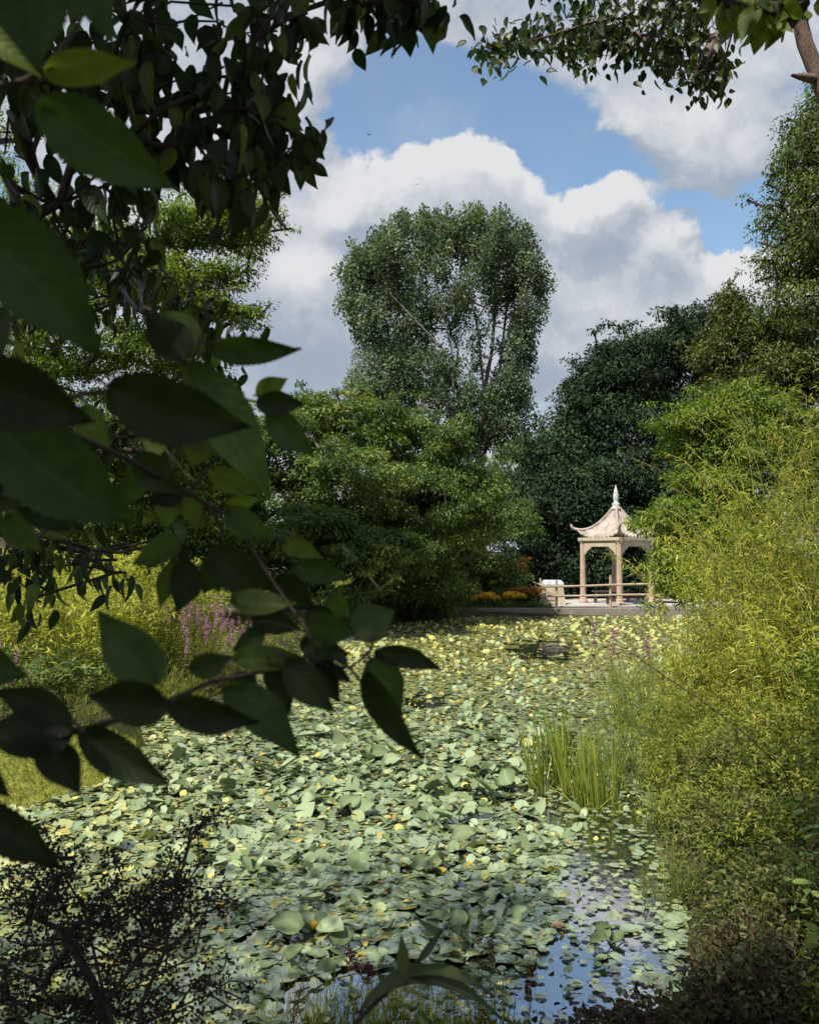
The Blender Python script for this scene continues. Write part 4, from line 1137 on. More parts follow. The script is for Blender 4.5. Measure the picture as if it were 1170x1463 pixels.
# right bank herbs
HG = 'herbs crowding the right bank'
hl = [
    # x, y, rad, H, n, leafL, leafW, mat, tone, label
    (3.35, 9.6, .55, 1.25, 120, .05, .012, 'herb', .55, 'fine yellow green weeds right behind the reeds'),
    (2.95, 8.6, .40, 1.0, 100, .05, .012, 'herb', .50, 'thin grassy weeds beside the broad reed clump'),
    (3.9, 10.6, .55, 1.45, 110, .06, .014, 'herb', .60, 'taller fine weeds below the low golden bamboo'),
    (3.9, 8.3, .6, 1.25, 110, .06, .018, 'herb', .55, 'feathery olive herb on the right bank below the bamboo'),
    (4.9, 8.4, .6, 1.75, 90, .09, .022, 'lime', .45, 'feathery olive herb at the right edge below the bamboo'),
    (2.72, 7.6, .35, .55, 110, .045, .016, 'herb', .45, 'low grassy weeds at the water edge below the reeds'),
    (3.2, 8.0, .45, .80, 110, .05, .018, 'olive', .6, 'dull weeds behind the low grassy edge'),
    (2.6, 6.9, .30, .5, 90, .04, .018, 'olive', .75, 'low olive weeds at the bend of the bank'),
    (3.3, 7.2, .48, .95, 110, .05, .018, 'herb', .5, 'yellowish herb hanging over the open water'),
    (4.2, 6.9, .5, 1.35, 70, .08, .026, 'mid', .35, 'olive herb in the middle of the right bank'),
    (2.75, 6.4, .40, .62, 120, .045, .018, 'herb', .45, 'low yellowish weeds right of the open water'),
    (3.45, 6.0, .42, .95, 80, .055, .028, 'dark', .8, 'small leaved dark herb in the lower right'),
    (2.45, 5.5, .36, .55, 120, .04, .018, 'olive', .7, 'low olive weeds at the corner of the open water'),
    (2.05, 4.9, .35, .45, 120, .035, .022, 'rust', .5, 'red brown low leaves at the near right water edge'),
    (1.35, 4.3, .36, .36, 100, .035, .024, 'rust', .45, 'dark red leaved bush at the bottom right of the pond'),
    (.92, 4.2, .16, .28, 30, .035, .024, 'rust', .35, 'small dark red bush left of the bigger red one'),
    (1.75, 4.3, .35, .50, 120, .035, .022, 'rust', .6, 'brownish green low bush at the bottom right'),
    (2.6, 4.7, .4, .7, 120, .05, .028, 'olive', .6, 'mixed olive weeds low in the right corner'),
    (4.6, 6.4, .5, 1.7, 60, .08, .035, 'dark', .9, 'dark leafy herb cut by the right edge'),
    (2.25, 3.9, .35, .55, 100, .045, .024, 'herb', .45, 'yellowish sprigs at the bottom right corner'),
]
for k_, (x, y, rad, H, n, lL, lW, mt, tn, lab) in enumerate(hl):
    fine = lW < .016
    stem_plant('bank_herb', lab, 'herb', (x, y), rad, H, n, lL * 1.6, lW * 1.35, M[mt], .020 if not fine else .014, .30, .25, .003, .06, HG, T_HEX if lW > .02 else T_BLA, .15, 50 + k_, (tn, .14, .2),
               M['stem_red'] if mt == 'rust' else None, None, .4, 1, .45, sub=.13 if not fine else .07)
WG = 'thin grasses and weeds leaning over the right water edge'
for k_, (px_, py_, rad, H, n, lab) in enumerate([
    (872, 1100, .28, 1.25, 46, 'thin yellow grass leaning over the water behind the broad reed clump'), (905, 1120, .30, 1.35, 50, 'thin grass clump right of the reeds'), (890, 1040, .4, 1.3, 60, 'wispy grass clump farther along the right water edge'),
    (925, 1040, .4, 1.5, 60, 'taller wispy grass against the low golden bamboo'), (905, 985, .5, 1.3, 60, 'far wispy grass in front of the low golden bamboo'), (945, 1190, .22, .8, 40, 'short wispy grass at the bend of the right bank'),
    (955, 1290, .2, .6, 40, 'short thin grass at the edge of the open water'), (860, 1165, .2, .45, 40, 'low grass at the foot of the broad reed clump')]):
    c = G(px_, py_)
    stem_plant('wispy_grass', lab, 'grass', (c[0], c[1]), rad, H * (1.15 if k_ < 5 else 1), int(n * (1.6 if k_ < 5 else 1)), .085, .008, M['gold'] if k_ % 2 else M['herb'], .030, .30, .12, .0028, .08, WG, T_BLA, -.2, 300 + k_, (.40, .15, .2), M['stem'], None, .35, 1, .55, spread=.7)
# broad leaved plants among them
bl2 = tmpl_leaf(6, 1, fold=.12, droop=.35, tip=.8)
for k_, (x, y, H, n, lab) in enumerate([
    (2.62, 4.9, 1.05, 5, 'pale broad leaved plant on upright stems in the lower right'), (3.0, 4.6, .95, 6, 'broad leaved plant at the right edge near the bottom'),
    (3.35, 5.5, 1.5, 5, 'broad leaved plant at the right edge half way up the bank'), (2.9, 5.6, .9, 6, 'drooping grey green leaves in the right undergrowth'),
    (2.05, 4.15, .55, 6, 'yellow green broad leaves low at the right edge'), (2.3, 4.6, .85, 5, 'pale drooping leaves left of the yellow green broad leaves'), (3.9, 7.0, 1.7, 6, 'tall broad leaved stems poking out of the right bank weeds')]):
    stem_plant('broad_leaved_plant', lab, 'plant', (x, y), .14, H, n, .13, .055, M['olive'] if k_ == 3 else M['lime'] if k_ == 4 else M['mid'], .045, .25, .1, .006, .25, 'broad leaved plants on the right bank', bl2, .5, 80 + k_, (.66, .1, .14), None, None, .2, 1, .3)

# long bare stem arching over the weeds
b = P(1120, 1100, 6.2); t = thing('bramble_stem', 'long thin dark stem arching left over the right bank weeds toward the water', 'stem', tuple(b))
sp_ = np.array([P(*q) for q in [(1150, 1190, 6.3), (1120, 1100, 6.2), (1060, 1045, 6.2), (1000, 1000, 6.2), (940, 960, 6.2), (890, 925, 6.25), (850, 908, 6.3), (820, 905, 6.3)]]) - b
tube_obj('stem', [sp_], [np.linspace(.006, .002, 8)], 5, t, M['twig'])
r = np.random.default_rng(404); k_ = r.uniform(0, 6.99, 26); i0_ = k_.astype(int); fr_ = (k_ - i0_)[:, None]
pp_ = sp_[i0_] * (1 - fr_) + sp_[i0_ + 1] * fr_
leaves('leaves', pp_, r.normal(0, 1, (26, 3)), r.normal(0, .4, (26, 3)) + (0, 0, 1), .045, .02, r.uniform(.2, .7, 26), T_HEX, t, M['olive'])

# tall thin flower stalks
for k_, (px_, py_, H, rad, lab) in enumerate([
    (862, 1075, 1.70, .05, 'thin stalk with a purple flower spike leaning left above the far pads'), (875, 1080, 1.55, .05, 'thin stalk with a purple spike right of the leaning one'),
    (925, 1090, 1.35, .04, 'thin stalk with a small pink spike against the weeds'), (945, 1080, 1.2, .03, 'rusty seed stalk at the edge of the weeds')]):
    c = G(px_, py_)
    stem_plant('flower_stalk_plant', lab, 'flower', (c[0], c[1], .02), rad, H, 1 if k_ != 3 else 3, .05, .010, M['herb'], .07, .06, .0, .004, .2, 'thin flower stalks on the right', T_BLA, .1, 95 + k_, (.5, .1, .2), M['stem_red'], (1, .30 if k_ != 3 else .10, .022 if k_ != 3 else .010, M['pink'] if k_ < 3 else M['herb'], 70 if k_ != 3 else 30), hvar=.05)
for k_, (px_, py_, H, lab) in enumerate([(674, 1445, .52, 'dark upright seed spike in the lower middle'), (706, 1440, .46, 'dark upright seed spike right of the other one'), (756, 1462, .30, 'short dark spike with a pinkish head at the bottom')]):
    c = G(px_, py_)
    stem_plant('seed_spike', lab, 'plant', (c[0], c[1], .0), .02, H, 2, .035, .010, M['olive'], .03, .04, .0, .003, .1, 'dark seed spikes near the bottom', T_BLA, .1, 101 + k_, (.3, .1, .2), M['stem_red'], (1, .20 if k_ < 2 else .06, .013, M['rust'] if k_ < 2 else M['maroon'], 60), hvar=.3)

# undergrowth on the banks
r = np.random.default_rng(77)
def cover(name, label, n, xr, yr, cond, Lr, wr, mat, hh, seed, tone=(.5, .2), tmpl=T_DIA):
    r = np.random.default_rng(seed)
    x = r.uniform(*xr, n); y = r.uniform(*yr, n); k = cond(x, y); x, y = x[k], y[k]; n = len(x)
    z = zg(x, y) + r.uniform(0, 1, n) ** 1.5 * hh * (.6 + .4 * vnoise(x, y, 2.5))
    d = np.stack([r.normal(0, 1, n), r.normal(0, 1, n), r.uniform(-.1, 1.2, n)], 1)
    L = r.uniform(*Lr, n)
    o = leaves(name, np.stack([x, y, z], 1), d, r.normal(0, .6, (n, 3)) + (0, 0, 1), L, L * wr, tone[0] + .15 * vnoise(x, y, 1.5) + r.normal(0, tone[1], n), tmpl, None, mat)
    return tag(o, label, 'undergrowth', kind='stuff')
infr = lambda x, y: np.abs(x) < y * .53 + .5
cover('undergrowth', 'low leafy ground cover on the right bank', 80000, (1.8, 9), (3.2, 17), lambda x, y: (sdist(x, y) > .0) & infr(x, y), (.04, .08), .35, M['olive'], .30, 1, (.6, .2))
cover('undergrowth', 'weedy ground cover along the left bank', 30000, (-10, -.5), (12.2, 30), lambda x, y: (sdist(x, y) > .0) & infr(x, y), (.06, .13), .25, M['herb'], .35, 2, (.4, .2))
cover('undergrowth', 'ground cover and low plants on the far shore left of the path', 16000, (-3, 5.4), (33.6, 42), lambda x, y: (sdist(x, y) > .5), (.10, .2), .35, M['mid'], .4, 3, (.45, .2))
cover('meadow_grass', 'rough grass on the ground beyond the far trees', 26000, (-30, 32), (34, 64), lambda x, y: ((x < 5.2) | (y > 40)) & (sdist(x, y) > .5), (.2, .5), .25, M['herb'], .5, 4, (.4, .2))
def edge_grass(x, y): return (sdist(x, y) > -.12) & (y < 5.1) & (x < .6)
cover('bank_grass', 'short yellow green grass at the near edge of the pond', 3000, (-1.2, .8), (3.9, 5.1), edge_grass, (.05, .16), .03, M['herb'], .02, 5, (.45, .2))
r = np.random.default_rng(66); n = 2600
x = r.normal(-.15, .38, n); y = 4.25 + .75 * r.uniform(0, 1, n) ** 1.8
o = leaves('sedge_blades', np.stack([x, y, np.full(n, -.02)], 1), np.stack([r.normal(0, .25, n), r.normal(0, .2, n), np.ones(n)], 1), r.normal(0, 1, (n, 3)), r.uniform(.05, .20, n), .0045, r.uniform(.1, .95, n), T_BLA, None, M['herb'])
tag(o, 'thin sedge blades in the shallow water at the near edge', 'sedge', kind='stuff')

# flower bed left of the pavilion
for k_, (px_, py_, w_, h_, mt, lab) in enumerate([
    (690, 850, .45, .62, 'yellow', 'yellow flowering clump in the bed at the far shore'), (738, 852, .30, .60, 'yellow', 'small yellow flowering clump beside the broken railing'),
    (752, 845, .25, .85, 'orange', 'orange flowering tuft next to the broken railing'), (712, 862, .5, .35, None, 'low lime green plant at the edge of the path'),
    (770, 866, .7, .22, None, 'low green plants lying over the path edge below the broken railing'), (735, 845, .6, 1.3, None, 'taller green plant behind the yellow flowers'), (660, 856, .5, .7, None, 'dark leafy plant left of the yellow flowers')]):
    c = P(px_, 800, 34.5)
    stem_plant('flower_bed_plant', lab, 'plant', (c[0], 34.45 + (1.1 if h_ > 1 else 0)), w_, h_, 60, .11, .03, M['lime'] if k_ in (3, 4) else M['mid'], .03, .3, .2, .005, .05, 'plants in the bed at the far shore', T_HEX, .1, 120 + k_, (.5, .14, .2), None,
               (.9, .14, .085, M[mt], 26) if mt else None)
tree('orange_shrub', 'small orange brown shrub top in front of the dark tree', 'shrub', (P(742, 800, 37)[0], 37, .4), [(P(742, 800, 37)[0], 37, .4), tuple(P(742, 815, 37))],
     [ell(742, 808, 37, 14, 10, .4, 10)], 120, .09, .04, M['orange'], M['bark'], (.2, .14), .04, 130, tone=(.5, .2, .2))

# ------------------------------------------------------------------ tree arching in at the top right
def PL(seq): return [P(*q) for q in seq]
base = np.array([3.1, 5.2, float(zg(3.1, 5.2))])
tr = PL([(1245, 700, 5.2), (1225, 300, 5.15), (1185, 150, 5.1), (1150, 60, 5.1), (1120, -60, 5.1), (1080, -200, 5.1)])
br1 = [tr[4]] + PL([(1020, -10, 5.0), (930, 20, 4.9), (850, 30, 4.8), (770, 55, 4.7), (700, 70, 4.6)])
br2 = [tr[4]] + PL([(1060, 20, 4.8), (1020, 60, 4.7), (1000, 100, 4.6)])
def tpx(lst, d0, d1, r, n_each=None):
    """points spread in ellipses given in photo pixels, at distances d0..d1"""
    out = []
    for (x, y, rx, ry, n) in lst:
        for _ in range(n):
            a = r.uniform(0, 2 * pi); q = math.sqrt(r.uniform(0, 1))
            out.append(P(x + cos(a) * q * rx, y + sin(a) * q * ry, r.uniform(d0, d1)))
    return np.array(out)
def branch_tree(name, label, cat, base, roots, targets, per, L, W, mat, bark, r0, rtip, seed, spread=.08, tone=(.45, .12, .16), tmpl=None, hang=.9, group=None, parts=None, sides=7, power=1.45):
    r = np.random.default_rng(seed)
    t = thing(name, label, cat, tuple(base), group); b0 = np.array(base)
    pth, rad = grow(roots, targets, r0, rtip, seed, step=.12, up=-.15, power=power)
    tube_obj('branches', [q - b0 for q in pth], rad, sides, t, bark)
    idx = np.repeat(np.arange(len(targets)), r.integers(max(1, per - 2), per + 3, len(targets))); m = len(idx)
    pos = targets[idx] + r.normal(0, spread * .5, (m, 3))
    d = norm(r.normal(0, .55, (m, 3)) + np.array([0, 0, -hang]))
    nr = norm(np.stack([r.normal(0, .8, m), -np.ones(m) * .6 + r.normal(0, .6, m), r.uniform(.0, 1, m)], 1))
    LL = L * r.uniform(.6, 1.2, m)
    leaves('leaves', pos - b0, d, nr, LL, LL * W / L * r.uniform(.8, 1.1, m), tone[0] + r.normal(0, tone[1], len(targets))[idx] + r.normal(0, tone[2], m), tmpl or T_MED, t, mat, True)
    return t
T_MED = tmpl_leaf(6, 1, fold=.12, droop=.25, tip=1.0)
r = np.random.default_rng(201)
tg = tpx([(700, 75, 26, 14, 10), (745, 60, 30, 16, 14), (690, 60, 24, 8, 4), (800, 50, 46, 34, 34), (860, 40, 50, 44, 46), (920, 40, 50, 50, 52), (980, 60, 44, 56, 52), (1020, 100, 28, 42, 24), (1000, 20, 60, 30, 30), (900, -40, 160, 40, 40), (1050, -20, 60, 40, 24), (830, 75, 20, 26, 8), (940, 90, 18, 20, 8)], 4.5, 5.5, r)
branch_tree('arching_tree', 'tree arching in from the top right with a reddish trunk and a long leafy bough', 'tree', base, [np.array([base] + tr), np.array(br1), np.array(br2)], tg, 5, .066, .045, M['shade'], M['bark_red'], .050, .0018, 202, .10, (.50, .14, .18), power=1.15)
# stub on the trunk
tt_ = bpy.data.objects['arching_tree']
s0 = P(1165, 112, 5.1) - base; s1 = P(1131, 107, 5.02) - base
tube_obj('broken_stub', [np.linspace(s0, s1, 4)], [np.array([.035, .028, .02, .008])], 7, tt_, M['bark_red'])
r = np.random.default_rng(203)
tg = tpx([(1085, 15, 40, 14, 8), (1125, 10, 24, 22, 6), (1030, 8, 20, 10, 4)], 2.2, 2.5, r)
rt = [np.array([P(1290, 120, 2.6), P(1240, -30, 2.5), P(1180, -40, 2.4), P(1100, -20, 2.35), P(1030, -12, 2.3)])]
nb_base = P(2080, 1500, 3.2); nb_base[2] = float(zg(nb_base[0], nb_base[1]))
branch_tree('near_bough', 'near bough with broad olive leaves hanging at the top right corner', 'tree', nb_base, [np.array([nb_base, P(2010, 1150, 3.1), P(1960, 900, 3.05), P(1990, 650, 3.0), P(1900, 400, 2.9), P(1760, 200, 2.8), P(1560, 60, 2.7), P(1400, -20, 2.6)] + list(rt[0][1:]))], tg, 2, .085, .055, M['near'], M['twig'], .045, .003, 204, .04, (.85, .1, .1))
# sprig hanging into the top edge
r = np.random.default_rng(205)

# ------------------------------------------------------------------ overhanging tree: the dark leaves at the upper left and the crown that shades the camera
base = np.array([-2.5, 1.2, 1.0])
trunk = [base, base + (0.05, 0, 1.5), base + (.1, .1, 3.2), base + (.1, .1, 4.6), base + (0, .1, 6.0)]
A_ = PL([(-120, -140, 2.0), (20, 30, 2.0), (80, 110, 1.95), (160, 145, 1.95), (260, 165, 1.9), (340, 200, 1.9), (390, 240, 1.9)])
B_ = PL([(-150, -300, 2.1), (180, -160, 2.1), (330, -60, 2.0), (370, 20, 2.0), (390, 100, 2.0)])
C2_ = PL([(-200, -420, 2.2), (350, -200, 2.2), (520, -60, 2.1), (580, -10, 2.1)])
D_ = PL([(30, 180, 2.05), (45, 230, 2.1), (70, 290, 2.2), (110, 370, 2.3)])
Z0 = np.array([-1.2, 1.7, 5.1])
roots = [np.array(trunk), np.array([trunk[2], (trunk[2] + A_[0]) / 2 + (0, 0, .2)] + A_), np.array([trunk[3], (trunk[3] + B_[0]) / 2 + (0, 0, .15)] + B_), np.array([trunk[3], (trunk[3] + C2_[0]) / 2 + (0, 0, .2)] + C2_), np.array([A_[2]] + D_)]
r = np.random.default_rng(210)
tg = tpx([(400, 30, 44, 44, 14), (345, 50, 22, 50, 6), (360, 110, 56, 34, 11), (400, 150, 30, 40, 8), (330, 170, 70, 40, 18), (260, 150, 60, 40, 14), (180, 130, 70, 40, 15), (380, 210, 40, 34, 11), (320, 240, 50, 34, 12),
          (250, 215, 50, 40, 11), (180, 60, 40, 50, 10), (190, 20, 24, 24, 3), (100, 30, 90, 50, 14), (60, 130, 80, 60, 18), (130, 200, 90, 50, 15), (370, 260, 26, 20, 3), (340, 270, 20, 16, 3), (418, 200, 10, 20, 2),
          (310, 10, 18, 20, 2), (240, 0, 16, 40, 3), (250, 20, 20, 20, 2), (40, 260, 60, 60, 9), (110, 300, 60, 50, 8), (180, 290, 40, 40, 4), (60, 360, 70, 50, 7), (130, 380, 50, 40, 4), (210, 330, 24, 24, 2), (190, 400, 40, 40, 3)], 1.65, 2.35, r)
tg2 = tpx([(495, -2, 14, 8, 4), (540, -4, 30, 8, 7), (585, -4, 28, 6, 7), (610, 2, 10, 6, 3), (525, 8, 10, 10, 3), (590, 12, 10, 8, 3), (636, -6, 6, 3, 1)], 1.95, 2.15, r)
tg = np.concatenate([tg, tg2])
T_MED2 = tmpl_leaf(8, 2, fold=.12, droop=.30, tip=1.1, wave=.012)
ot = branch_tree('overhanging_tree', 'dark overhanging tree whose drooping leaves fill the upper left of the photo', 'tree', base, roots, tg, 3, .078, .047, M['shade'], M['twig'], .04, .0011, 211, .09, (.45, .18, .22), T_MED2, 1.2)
# its unseen crown above the camera, shaped to shade near leaves and right bank
r = np.random.default_rng(212)
cr = sample_ells([(np.array([-1.8, -2.3, 6.6]), np.array([4.0, 2.9, 1.3]), 110), (np.array([-4.2, 1.0, 6.2]), np.array([2.8, 2.6, 1.5]), 60), (np.array([-1.6, .6, 5.9]), np.array([1.8, 1.0, .7]), 30), (np.array([.6, -.9, 5.6]), np.array([1.7, 1.5, .7]), 24), (np.array([1.3, 2.3, 6.9]), np.array([1.9, 1.5, .6]), 34)], r, .2)
pth, rad = grow([np.array(trunk[2:])], cr, .10, .006, 213, step=.5)
tube_obj('upper_branches', [q - base for q in pth], rad, 5, ot, M['twig'])
idx = np.repeat(np.arange(len(cr)), 200); m = len(idx)
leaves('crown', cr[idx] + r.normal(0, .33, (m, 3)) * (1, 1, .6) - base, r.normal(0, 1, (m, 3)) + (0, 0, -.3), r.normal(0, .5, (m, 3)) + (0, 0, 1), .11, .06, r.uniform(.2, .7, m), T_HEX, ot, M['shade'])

# smaller leaved bough below it, a little farther off
r = np.random.default_rng(220)
base2 = np.array([-3.4, 3.4, float(zg(-3.4, 3.4))])
tB = [base2, base2 + (0, 0, 1.4), base2 + (.15, 0, 2.6), P(-40, 330, 3.3), P(60, 320, 3.25), P(130, 370, 3.2), P(190, 430, 3.2), P(250, 470, 3.15), P(300, 480, 3.1)]
tB2 = [base2 + (.15, 0, 2.6), P(-60, 560, 3.3), P(60, 600, 3.3), P(160, 640, 3.3), P(230, 650, 3.3)]
tB3 = [base2 + (0, 0, 1.4), P(-60, 760, 3.2), P(40, 760, 3.1), P(130, 785, 3.0), P(170, 790, 3.0)]
tg = tpx([(180, 320, 60, 50, 12), (110, 350, 60, 40, 9), (190, 400, 50, 40, 12), (240, 410, 24, 40, 7), (300, 470, 36, 30, 10), (325, 510, 20, 20, 4), (260, 450, 40, 30, 8), (60, 440, 60, 40, 7),
          (120, 620, 90, 40, 16), (220, 630, 60, 40, 12), (130, 700, 70, 40, 12), (50, 700, 60, 40, 10), (60, 800, 34, 34, 12), (140, 800, 40, 16, 9), (30, 790, 30, 40, 8), (170, 815, 14, 14, 3), (60, 850, 26, 14, 5), (240, 760, 20, 20, 3)], 2.8, 3.4, r)
branch_tree('hanging_bough_tree', 'slender tree with small drooping leaves just beyond the big near leaves at left', 'tree', base2, [np.array(tB), np.array(tB2), np.array(tB3)], tg, 4, .085, .036, M['shade'], M['twig'], .05, .003, 221, .10, (.60, .14, .18), T_MED2, 1.3)

# ------------------------------------------------------------------ big near leaves, each placed
base3 = np.array([-1.05, .55, 1.0])
nb = thing('near_branch_shrub', 'large leaved shrub very close at the left with big dark serrated leaves', 'shrub', tuple(base3))
twigs = {
 'bough': [
  [(-420, 1250, .62), (-300, 800, .62), (-260, 480, .62), (-220, 200, .62), (-150, 20, .62), (-60, -160, .62)],
  [(-220, 200, .62), (-80, 130, .60), (30, 118, .62), (66, 95, .62), (110, 40, .64), (150, -60, .66)],
  [(-260, 480, .62), (-120, 560, .66), (20, 590, .70), (130, 560, .74), (240, 552, .78), (275, 520, .80), (290, 470, .82)],
  [(-120, 560, .66), (60, 600, .72), (180, 655, .8), (270, 705, .86), (330, 740, .9), (400, 772, .92), (445, 782, .93)],
  [(270, 705, .86), (305, 660, .88), (335, 620, .9)],
  [(300, 722, .88), (318, 760, .88), (330, 830, .88), (345, 880, .86), (362, 915, .84)],
  [(-300, 800, .62), (-150, 980, .62), (-20, 1040, .62), (108, 1045, .64), (200, 1020, .66), (245, 1000, .68), (300, 975, .74), (380, 958, .78), (450, 948, .80), (500, 955, .82), (530, 930, .84), (535, 905, .84)],
  [(500, 955, .82), (525, 985, .82), (540, 1010, .82)],
  [(330, 740, .9), (370, 800, .86), (410, 860, .84), (440, 900, .82), (450, 948, .80)],
  [(-300, 800, .62), (-100, 740, .66), (0, 712, .7), (30, 705, .72)],
 ]}
bp_ = []; brd = []
for k_, seq in enumerate(twigs['bough']):
    pts = np.array(PL(seq)); q = []
    for i in range(len(pts) - 1):
        for t_ in np.linspace(0, 1, 5, endpoint=False): q.append(pts[i] * (1 - t_) + pts[i + 1] * t_)
    q.append(pts[-1]); q = np.array(q)
    q[1:-1] = (q[:-2] + q[1:-1] * 2 + q[2:]) / 4
    bp_.append(q - base3); r0_ = .009 if k_ == 0 else .0035 if k_ in (1, 2, 3, 6) else .0018
    brd.append(np.linspace(r0_, r0_ * .35, len(q)))
bp_.append(np.array([(0, 0, -.1), tuple(P(-420, 1250, .62) - base3)])); brd.append(np.array([.014, .010]))
# base px, base py, tip px, tip py, width px, distance, roll, tone, tip distance change
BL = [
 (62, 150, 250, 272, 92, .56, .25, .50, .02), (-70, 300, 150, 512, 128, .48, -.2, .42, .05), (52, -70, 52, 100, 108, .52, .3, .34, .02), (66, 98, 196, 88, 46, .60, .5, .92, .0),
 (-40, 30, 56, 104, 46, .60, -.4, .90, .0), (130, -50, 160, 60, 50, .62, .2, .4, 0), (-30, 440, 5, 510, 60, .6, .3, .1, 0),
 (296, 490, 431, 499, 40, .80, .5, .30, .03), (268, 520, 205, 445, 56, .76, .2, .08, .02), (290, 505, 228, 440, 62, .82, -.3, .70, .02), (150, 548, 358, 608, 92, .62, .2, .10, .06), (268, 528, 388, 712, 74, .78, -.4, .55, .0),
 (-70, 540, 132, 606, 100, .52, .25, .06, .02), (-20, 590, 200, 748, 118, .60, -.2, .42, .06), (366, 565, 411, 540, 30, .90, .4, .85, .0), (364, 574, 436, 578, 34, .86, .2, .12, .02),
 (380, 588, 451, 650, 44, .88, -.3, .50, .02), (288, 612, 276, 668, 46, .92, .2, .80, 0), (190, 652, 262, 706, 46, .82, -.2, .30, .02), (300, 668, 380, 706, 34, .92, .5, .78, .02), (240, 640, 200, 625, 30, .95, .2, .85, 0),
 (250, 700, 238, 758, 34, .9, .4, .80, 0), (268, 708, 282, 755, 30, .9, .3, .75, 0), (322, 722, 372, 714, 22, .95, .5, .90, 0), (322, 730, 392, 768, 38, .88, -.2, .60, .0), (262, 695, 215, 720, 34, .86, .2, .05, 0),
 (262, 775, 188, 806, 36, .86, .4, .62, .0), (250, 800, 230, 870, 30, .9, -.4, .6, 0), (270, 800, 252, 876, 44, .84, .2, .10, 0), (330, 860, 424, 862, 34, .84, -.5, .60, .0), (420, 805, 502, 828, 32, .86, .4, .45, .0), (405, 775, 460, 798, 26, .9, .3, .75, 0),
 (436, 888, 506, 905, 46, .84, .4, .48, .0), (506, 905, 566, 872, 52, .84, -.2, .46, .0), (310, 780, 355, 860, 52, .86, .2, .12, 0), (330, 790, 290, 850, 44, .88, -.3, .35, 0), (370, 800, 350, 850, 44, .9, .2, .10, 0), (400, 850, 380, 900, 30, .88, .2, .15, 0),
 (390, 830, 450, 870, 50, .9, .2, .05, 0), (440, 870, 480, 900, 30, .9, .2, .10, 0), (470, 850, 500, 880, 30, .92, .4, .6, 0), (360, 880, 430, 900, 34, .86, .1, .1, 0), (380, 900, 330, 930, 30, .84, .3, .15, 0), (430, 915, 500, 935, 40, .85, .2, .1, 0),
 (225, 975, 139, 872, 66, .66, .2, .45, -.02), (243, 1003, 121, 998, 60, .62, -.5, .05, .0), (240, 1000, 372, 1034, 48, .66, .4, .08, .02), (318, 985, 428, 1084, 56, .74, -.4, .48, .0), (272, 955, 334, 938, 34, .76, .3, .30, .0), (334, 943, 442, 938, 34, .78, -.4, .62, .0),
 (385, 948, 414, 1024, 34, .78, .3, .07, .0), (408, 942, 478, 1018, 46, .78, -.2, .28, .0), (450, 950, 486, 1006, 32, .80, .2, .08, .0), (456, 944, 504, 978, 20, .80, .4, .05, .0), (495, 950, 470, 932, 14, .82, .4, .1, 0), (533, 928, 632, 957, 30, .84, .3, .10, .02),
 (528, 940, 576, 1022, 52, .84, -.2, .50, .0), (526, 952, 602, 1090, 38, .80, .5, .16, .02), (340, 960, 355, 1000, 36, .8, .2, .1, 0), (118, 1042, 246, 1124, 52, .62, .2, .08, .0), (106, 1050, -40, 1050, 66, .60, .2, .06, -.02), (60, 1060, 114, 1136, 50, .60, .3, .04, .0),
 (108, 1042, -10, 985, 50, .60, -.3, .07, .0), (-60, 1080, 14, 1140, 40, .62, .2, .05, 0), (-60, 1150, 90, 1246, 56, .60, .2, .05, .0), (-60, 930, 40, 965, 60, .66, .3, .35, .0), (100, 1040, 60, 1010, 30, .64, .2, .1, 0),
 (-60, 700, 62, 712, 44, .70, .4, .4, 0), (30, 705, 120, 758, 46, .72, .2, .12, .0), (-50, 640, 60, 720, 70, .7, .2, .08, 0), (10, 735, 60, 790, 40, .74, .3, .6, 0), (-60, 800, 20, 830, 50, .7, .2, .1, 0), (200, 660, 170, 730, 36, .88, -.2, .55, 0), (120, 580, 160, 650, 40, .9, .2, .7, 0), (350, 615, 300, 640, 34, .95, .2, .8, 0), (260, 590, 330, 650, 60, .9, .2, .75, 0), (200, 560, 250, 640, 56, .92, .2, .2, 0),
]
fv = []; ff_ = []; tn_ = []; uv_ = []; off = 0; pet = []; perad = []
for k_, (bx, by, tx, ty, wpx, dist, roll, tn, dd_) in enumerate(BL):
    B = P(bx, by, dist); T = P(tx, ty, dist + dd_)
    L = np.linalg.norm(T - B); d = (T - B) / L
    view = norm((B + T) / 2 - np.array([0, 0, CAM_H]))
    n0 = norm(-view - d * np.dot(-view, d)); s0 = np.cross(d, n0)
    nr = n0 * cos(roll) + s0 * sin(roll)
    w = wpx * dist / F / max(cos(roll), .5) * 1.08
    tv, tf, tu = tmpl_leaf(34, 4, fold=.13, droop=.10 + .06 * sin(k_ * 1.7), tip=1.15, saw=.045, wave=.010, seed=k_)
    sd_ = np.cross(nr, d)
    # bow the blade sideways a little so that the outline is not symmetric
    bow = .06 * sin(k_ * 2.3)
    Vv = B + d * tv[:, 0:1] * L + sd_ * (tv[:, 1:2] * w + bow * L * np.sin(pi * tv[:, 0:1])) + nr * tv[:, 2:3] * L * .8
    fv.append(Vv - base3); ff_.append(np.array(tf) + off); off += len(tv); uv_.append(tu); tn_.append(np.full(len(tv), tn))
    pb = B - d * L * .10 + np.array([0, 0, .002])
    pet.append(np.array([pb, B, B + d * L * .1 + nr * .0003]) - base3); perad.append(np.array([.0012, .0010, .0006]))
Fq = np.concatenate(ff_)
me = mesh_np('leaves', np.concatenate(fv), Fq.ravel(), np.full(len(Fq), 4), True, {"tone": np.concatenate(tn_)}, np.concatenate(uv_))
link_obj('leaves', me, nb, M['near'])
tube_obj('branches', bp_ + pet, brd + perad, 6, nb, M['twig'])

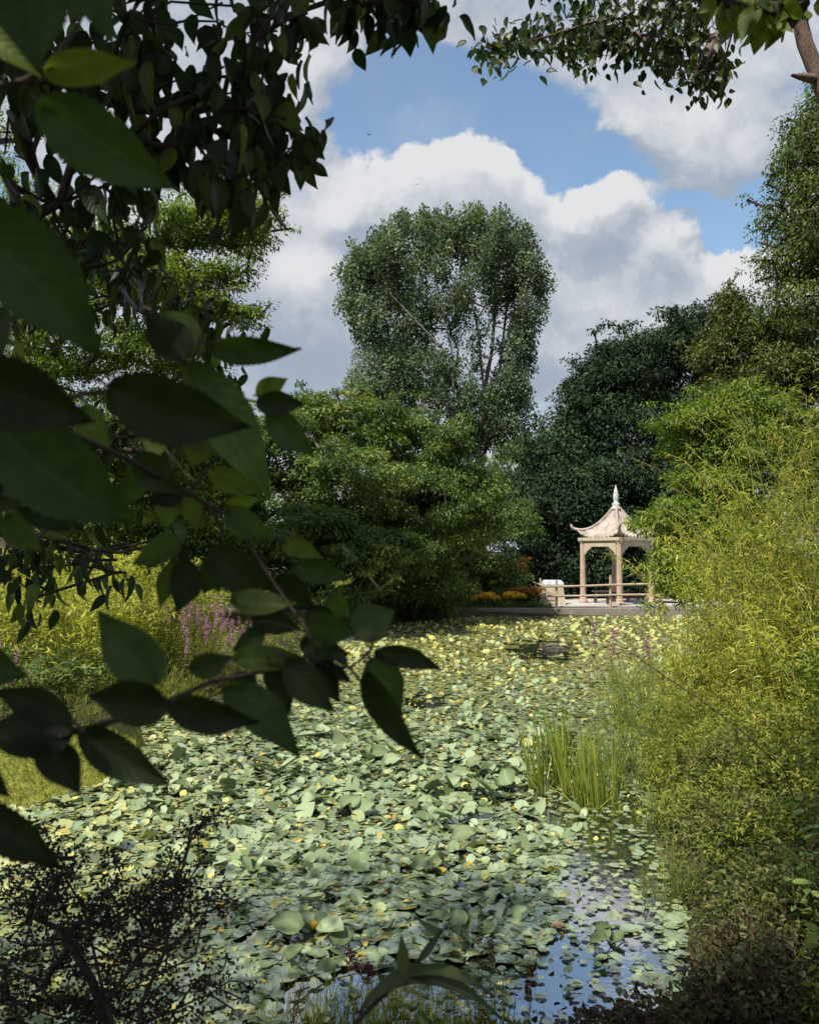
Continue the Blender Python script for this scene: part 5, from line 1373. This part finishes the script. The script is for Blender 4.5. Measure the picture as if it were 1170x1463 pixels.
# ------------------------------------------------------------------ dark twiggy shrub at the bottom left
r = np.random.default_rng(230)
bs = np.array([-.75, 2.3, float(zg(-.75, 2.3))])
main = PL([(190, 1560, 2.3), (130, 1400, 2.5), (90, 1330, 2.6), (20, 1300, 2.7), (-30, 1290, 2.7)])
m2 = [main[0]] + PL([(150, 1430, 2.4), (200, 1370, 2.5), (240, 1330, 2.6), (285, 1280, 2.65)])
m3 = [m2[0]] + PL([(200, 1440, 2.35), (235, 1360, 2.4), (255, 1260, 2.5), (275, 1190, 2.6), (300, 1170, 2.6)])
m4 = [m2[1]] + PL([(120, 1300, 2.6), (80, 1230, 2.65), (20, 1200, 2.7)])
tg = tpx([(40, 1250, 60, 40, 33), (90, 1300, 70, 40, 38), (60, 1200, 60, 20, 16), (150, 1320, 60, 50, 38), (200, 1300, 60, 50, 33), (250, 1300, 50, 40, 24), (260, 1230, 30, 50, 14), (290, 1175, 30, 18, 7), (320, 1290, 34, 24, 9), (100, 1400, 110, 50, 44),
          (230, 1400, 70, 50, 27), (60, 1440, 90, 40, 33), (200, 1450, 110, 30, 27), (140, 1250, 40, 50, 13), (330, 1400, 36, 50, 8), (10, 1350, 30, 60, 11)], 2.3, 2.8, r)
ds = thing('twiggy_shrub', 'dark twiggy shrub with tiny leaves in the bottom left corner', 'shrub', tuple(bs))
pth, rad = grow([np.array([bs] + main), np.array(m2), np.array(m3), np.array(m4)], tg, .016, .0007, 231, step=.05, up=-.1)
tube_obj('branches', [q - bs for q in pth], rad, 5, ds, M['twig'])
idx = np.repeat(np.arange(len(tg)), 19); m = len(idx)
leaves('foliage', tg[idx] + r.normal(0, .022, (m, 3)) - bs, r.normal(0, 1, (m, 3)), r.normal(0, 1, (m, 3)), r.uniform(.009, .02, m), .010, r.uniform(0, .55, m), T_HEX, ds, M['rust_d'])

# ------------------------------------------------------------------ lance leaved stem at the bottom middle
b = P(520, 1600, 1.35)
ls = thing('lance_leaved_stem', 'stem with long arching lance shaped leaves rising at the bottom middle', 'plant', tuple(b))
st = np.array(PL([(520, 1600, 1.35), (508, 1462, 1.35), (545, 1425, 1.36), (575, 1395, 1.37), (600, 1372, 1.38), (632, 1330, 1.40)])) - b
tube_obj('stem', [st], [np.array([.006, .005, .004, .0035, .003, .002])], 7, ls, M['twig'])
Lp = []
for (bx, by, tx, ty, w, roll, tn, dr) in [(512, 1455, 716, 1458, 34, .9, .55, -.28), (582, 1400, 706, 1426, 20, .9, .6, -.16), (577, 1393, 573, 1335, 22, .2, .75, .05), (600, 1372, 634, 1328, 14, .9, .05, .05), (632, 1332, 594, 1312, 14, .5, .6, .1), (520, 1470, 560, 1462, 12, .5, .1, .1)]:
    B = P(bx, by, 1.36); T = P(tx, ty, 1.34); L = np.linalg.norm(T - B); d = (T - B) / L
    view = norm((B + T) / 2 - np.array([0, 0, CAM_H])); n0 = norm(-view - d * np.dot(-view, d)); s0 = np.cross(d, n0)
    tv, tf, tu = tmpl_leaf(24, 2, fold=.04, droop=0, tip=.6)
    w_ = w * 1.36 / F
    upv = np.array([0, 0, 1.0]); arch = -dr
    nr = n0 * cos(roll) + s0 * sin(roll) * np.sign(s0[2] + 1e-6)
    Vv = B + d * tv[:, 0:1] * L + np.cross(nr, d) * tv[:, 1:2] * w_ / max(.45, cos(roll)) * .8 + nr * tv[:, 2:3] * L + upv * arch * L * np.sin(pi * tv[:, 0:1] ** .85)
    Fq = np.array(tf)
    link_obj('leaf', mesh_np('leaf', Vv - b, Fq.ravel(), np.full(len(Fq), 4), True, {"tone": np.full(len(tv), tn)}, tu), ls, M['near_soft'])
# reddish flower sprig left of it
b = G(425, 1462)
stem_plant('red_flower_sprig', 'leaning sprig with a dark red flower head left of the lance leaved stem', 'flower', (b[0], 4.3, .3), .03, .62, 2, .06, .012, M['olive'], .03, .35, .1, .004, .2, None, T_BLA, .1, 240, (.4, .1, .2), M['stem_red'])
hd = P(512, 1386, 4.5); t_ = bpy.data.objects['red_flower_sprig']; r = np.random.default_rng(241); n = 420
c0 = np.array(t_.location)
q = np.array([P(508, 1380, 4.5), P(525, 1383, 4.5), P(500, 1366, 4.5), P(530, 1392, 4.5)])[r.integers(0, 4, n)] + r.normal(0, .018, (n, 3))
leaves('flower_head', q - c0, r.normal(0, 1, (n, 3)), r.normal(0, 1, (n, 3)), .016, .010, r.uniform(0, 1, n), T_DIA, t_, M['maroon'])
tube_obj('flower_stalk', [np.linspace((0, 0, -.05), P(512, 1392, 4.5) - c0, 5) + np.array([(0, 0, 0), (-.02, 0, .02), (-.02, 0, .04), (-.01, 0, .03), (0, 0, 0)])], [np.linspace(.004, .002, 5)], 5, t_, M['stem_red'])
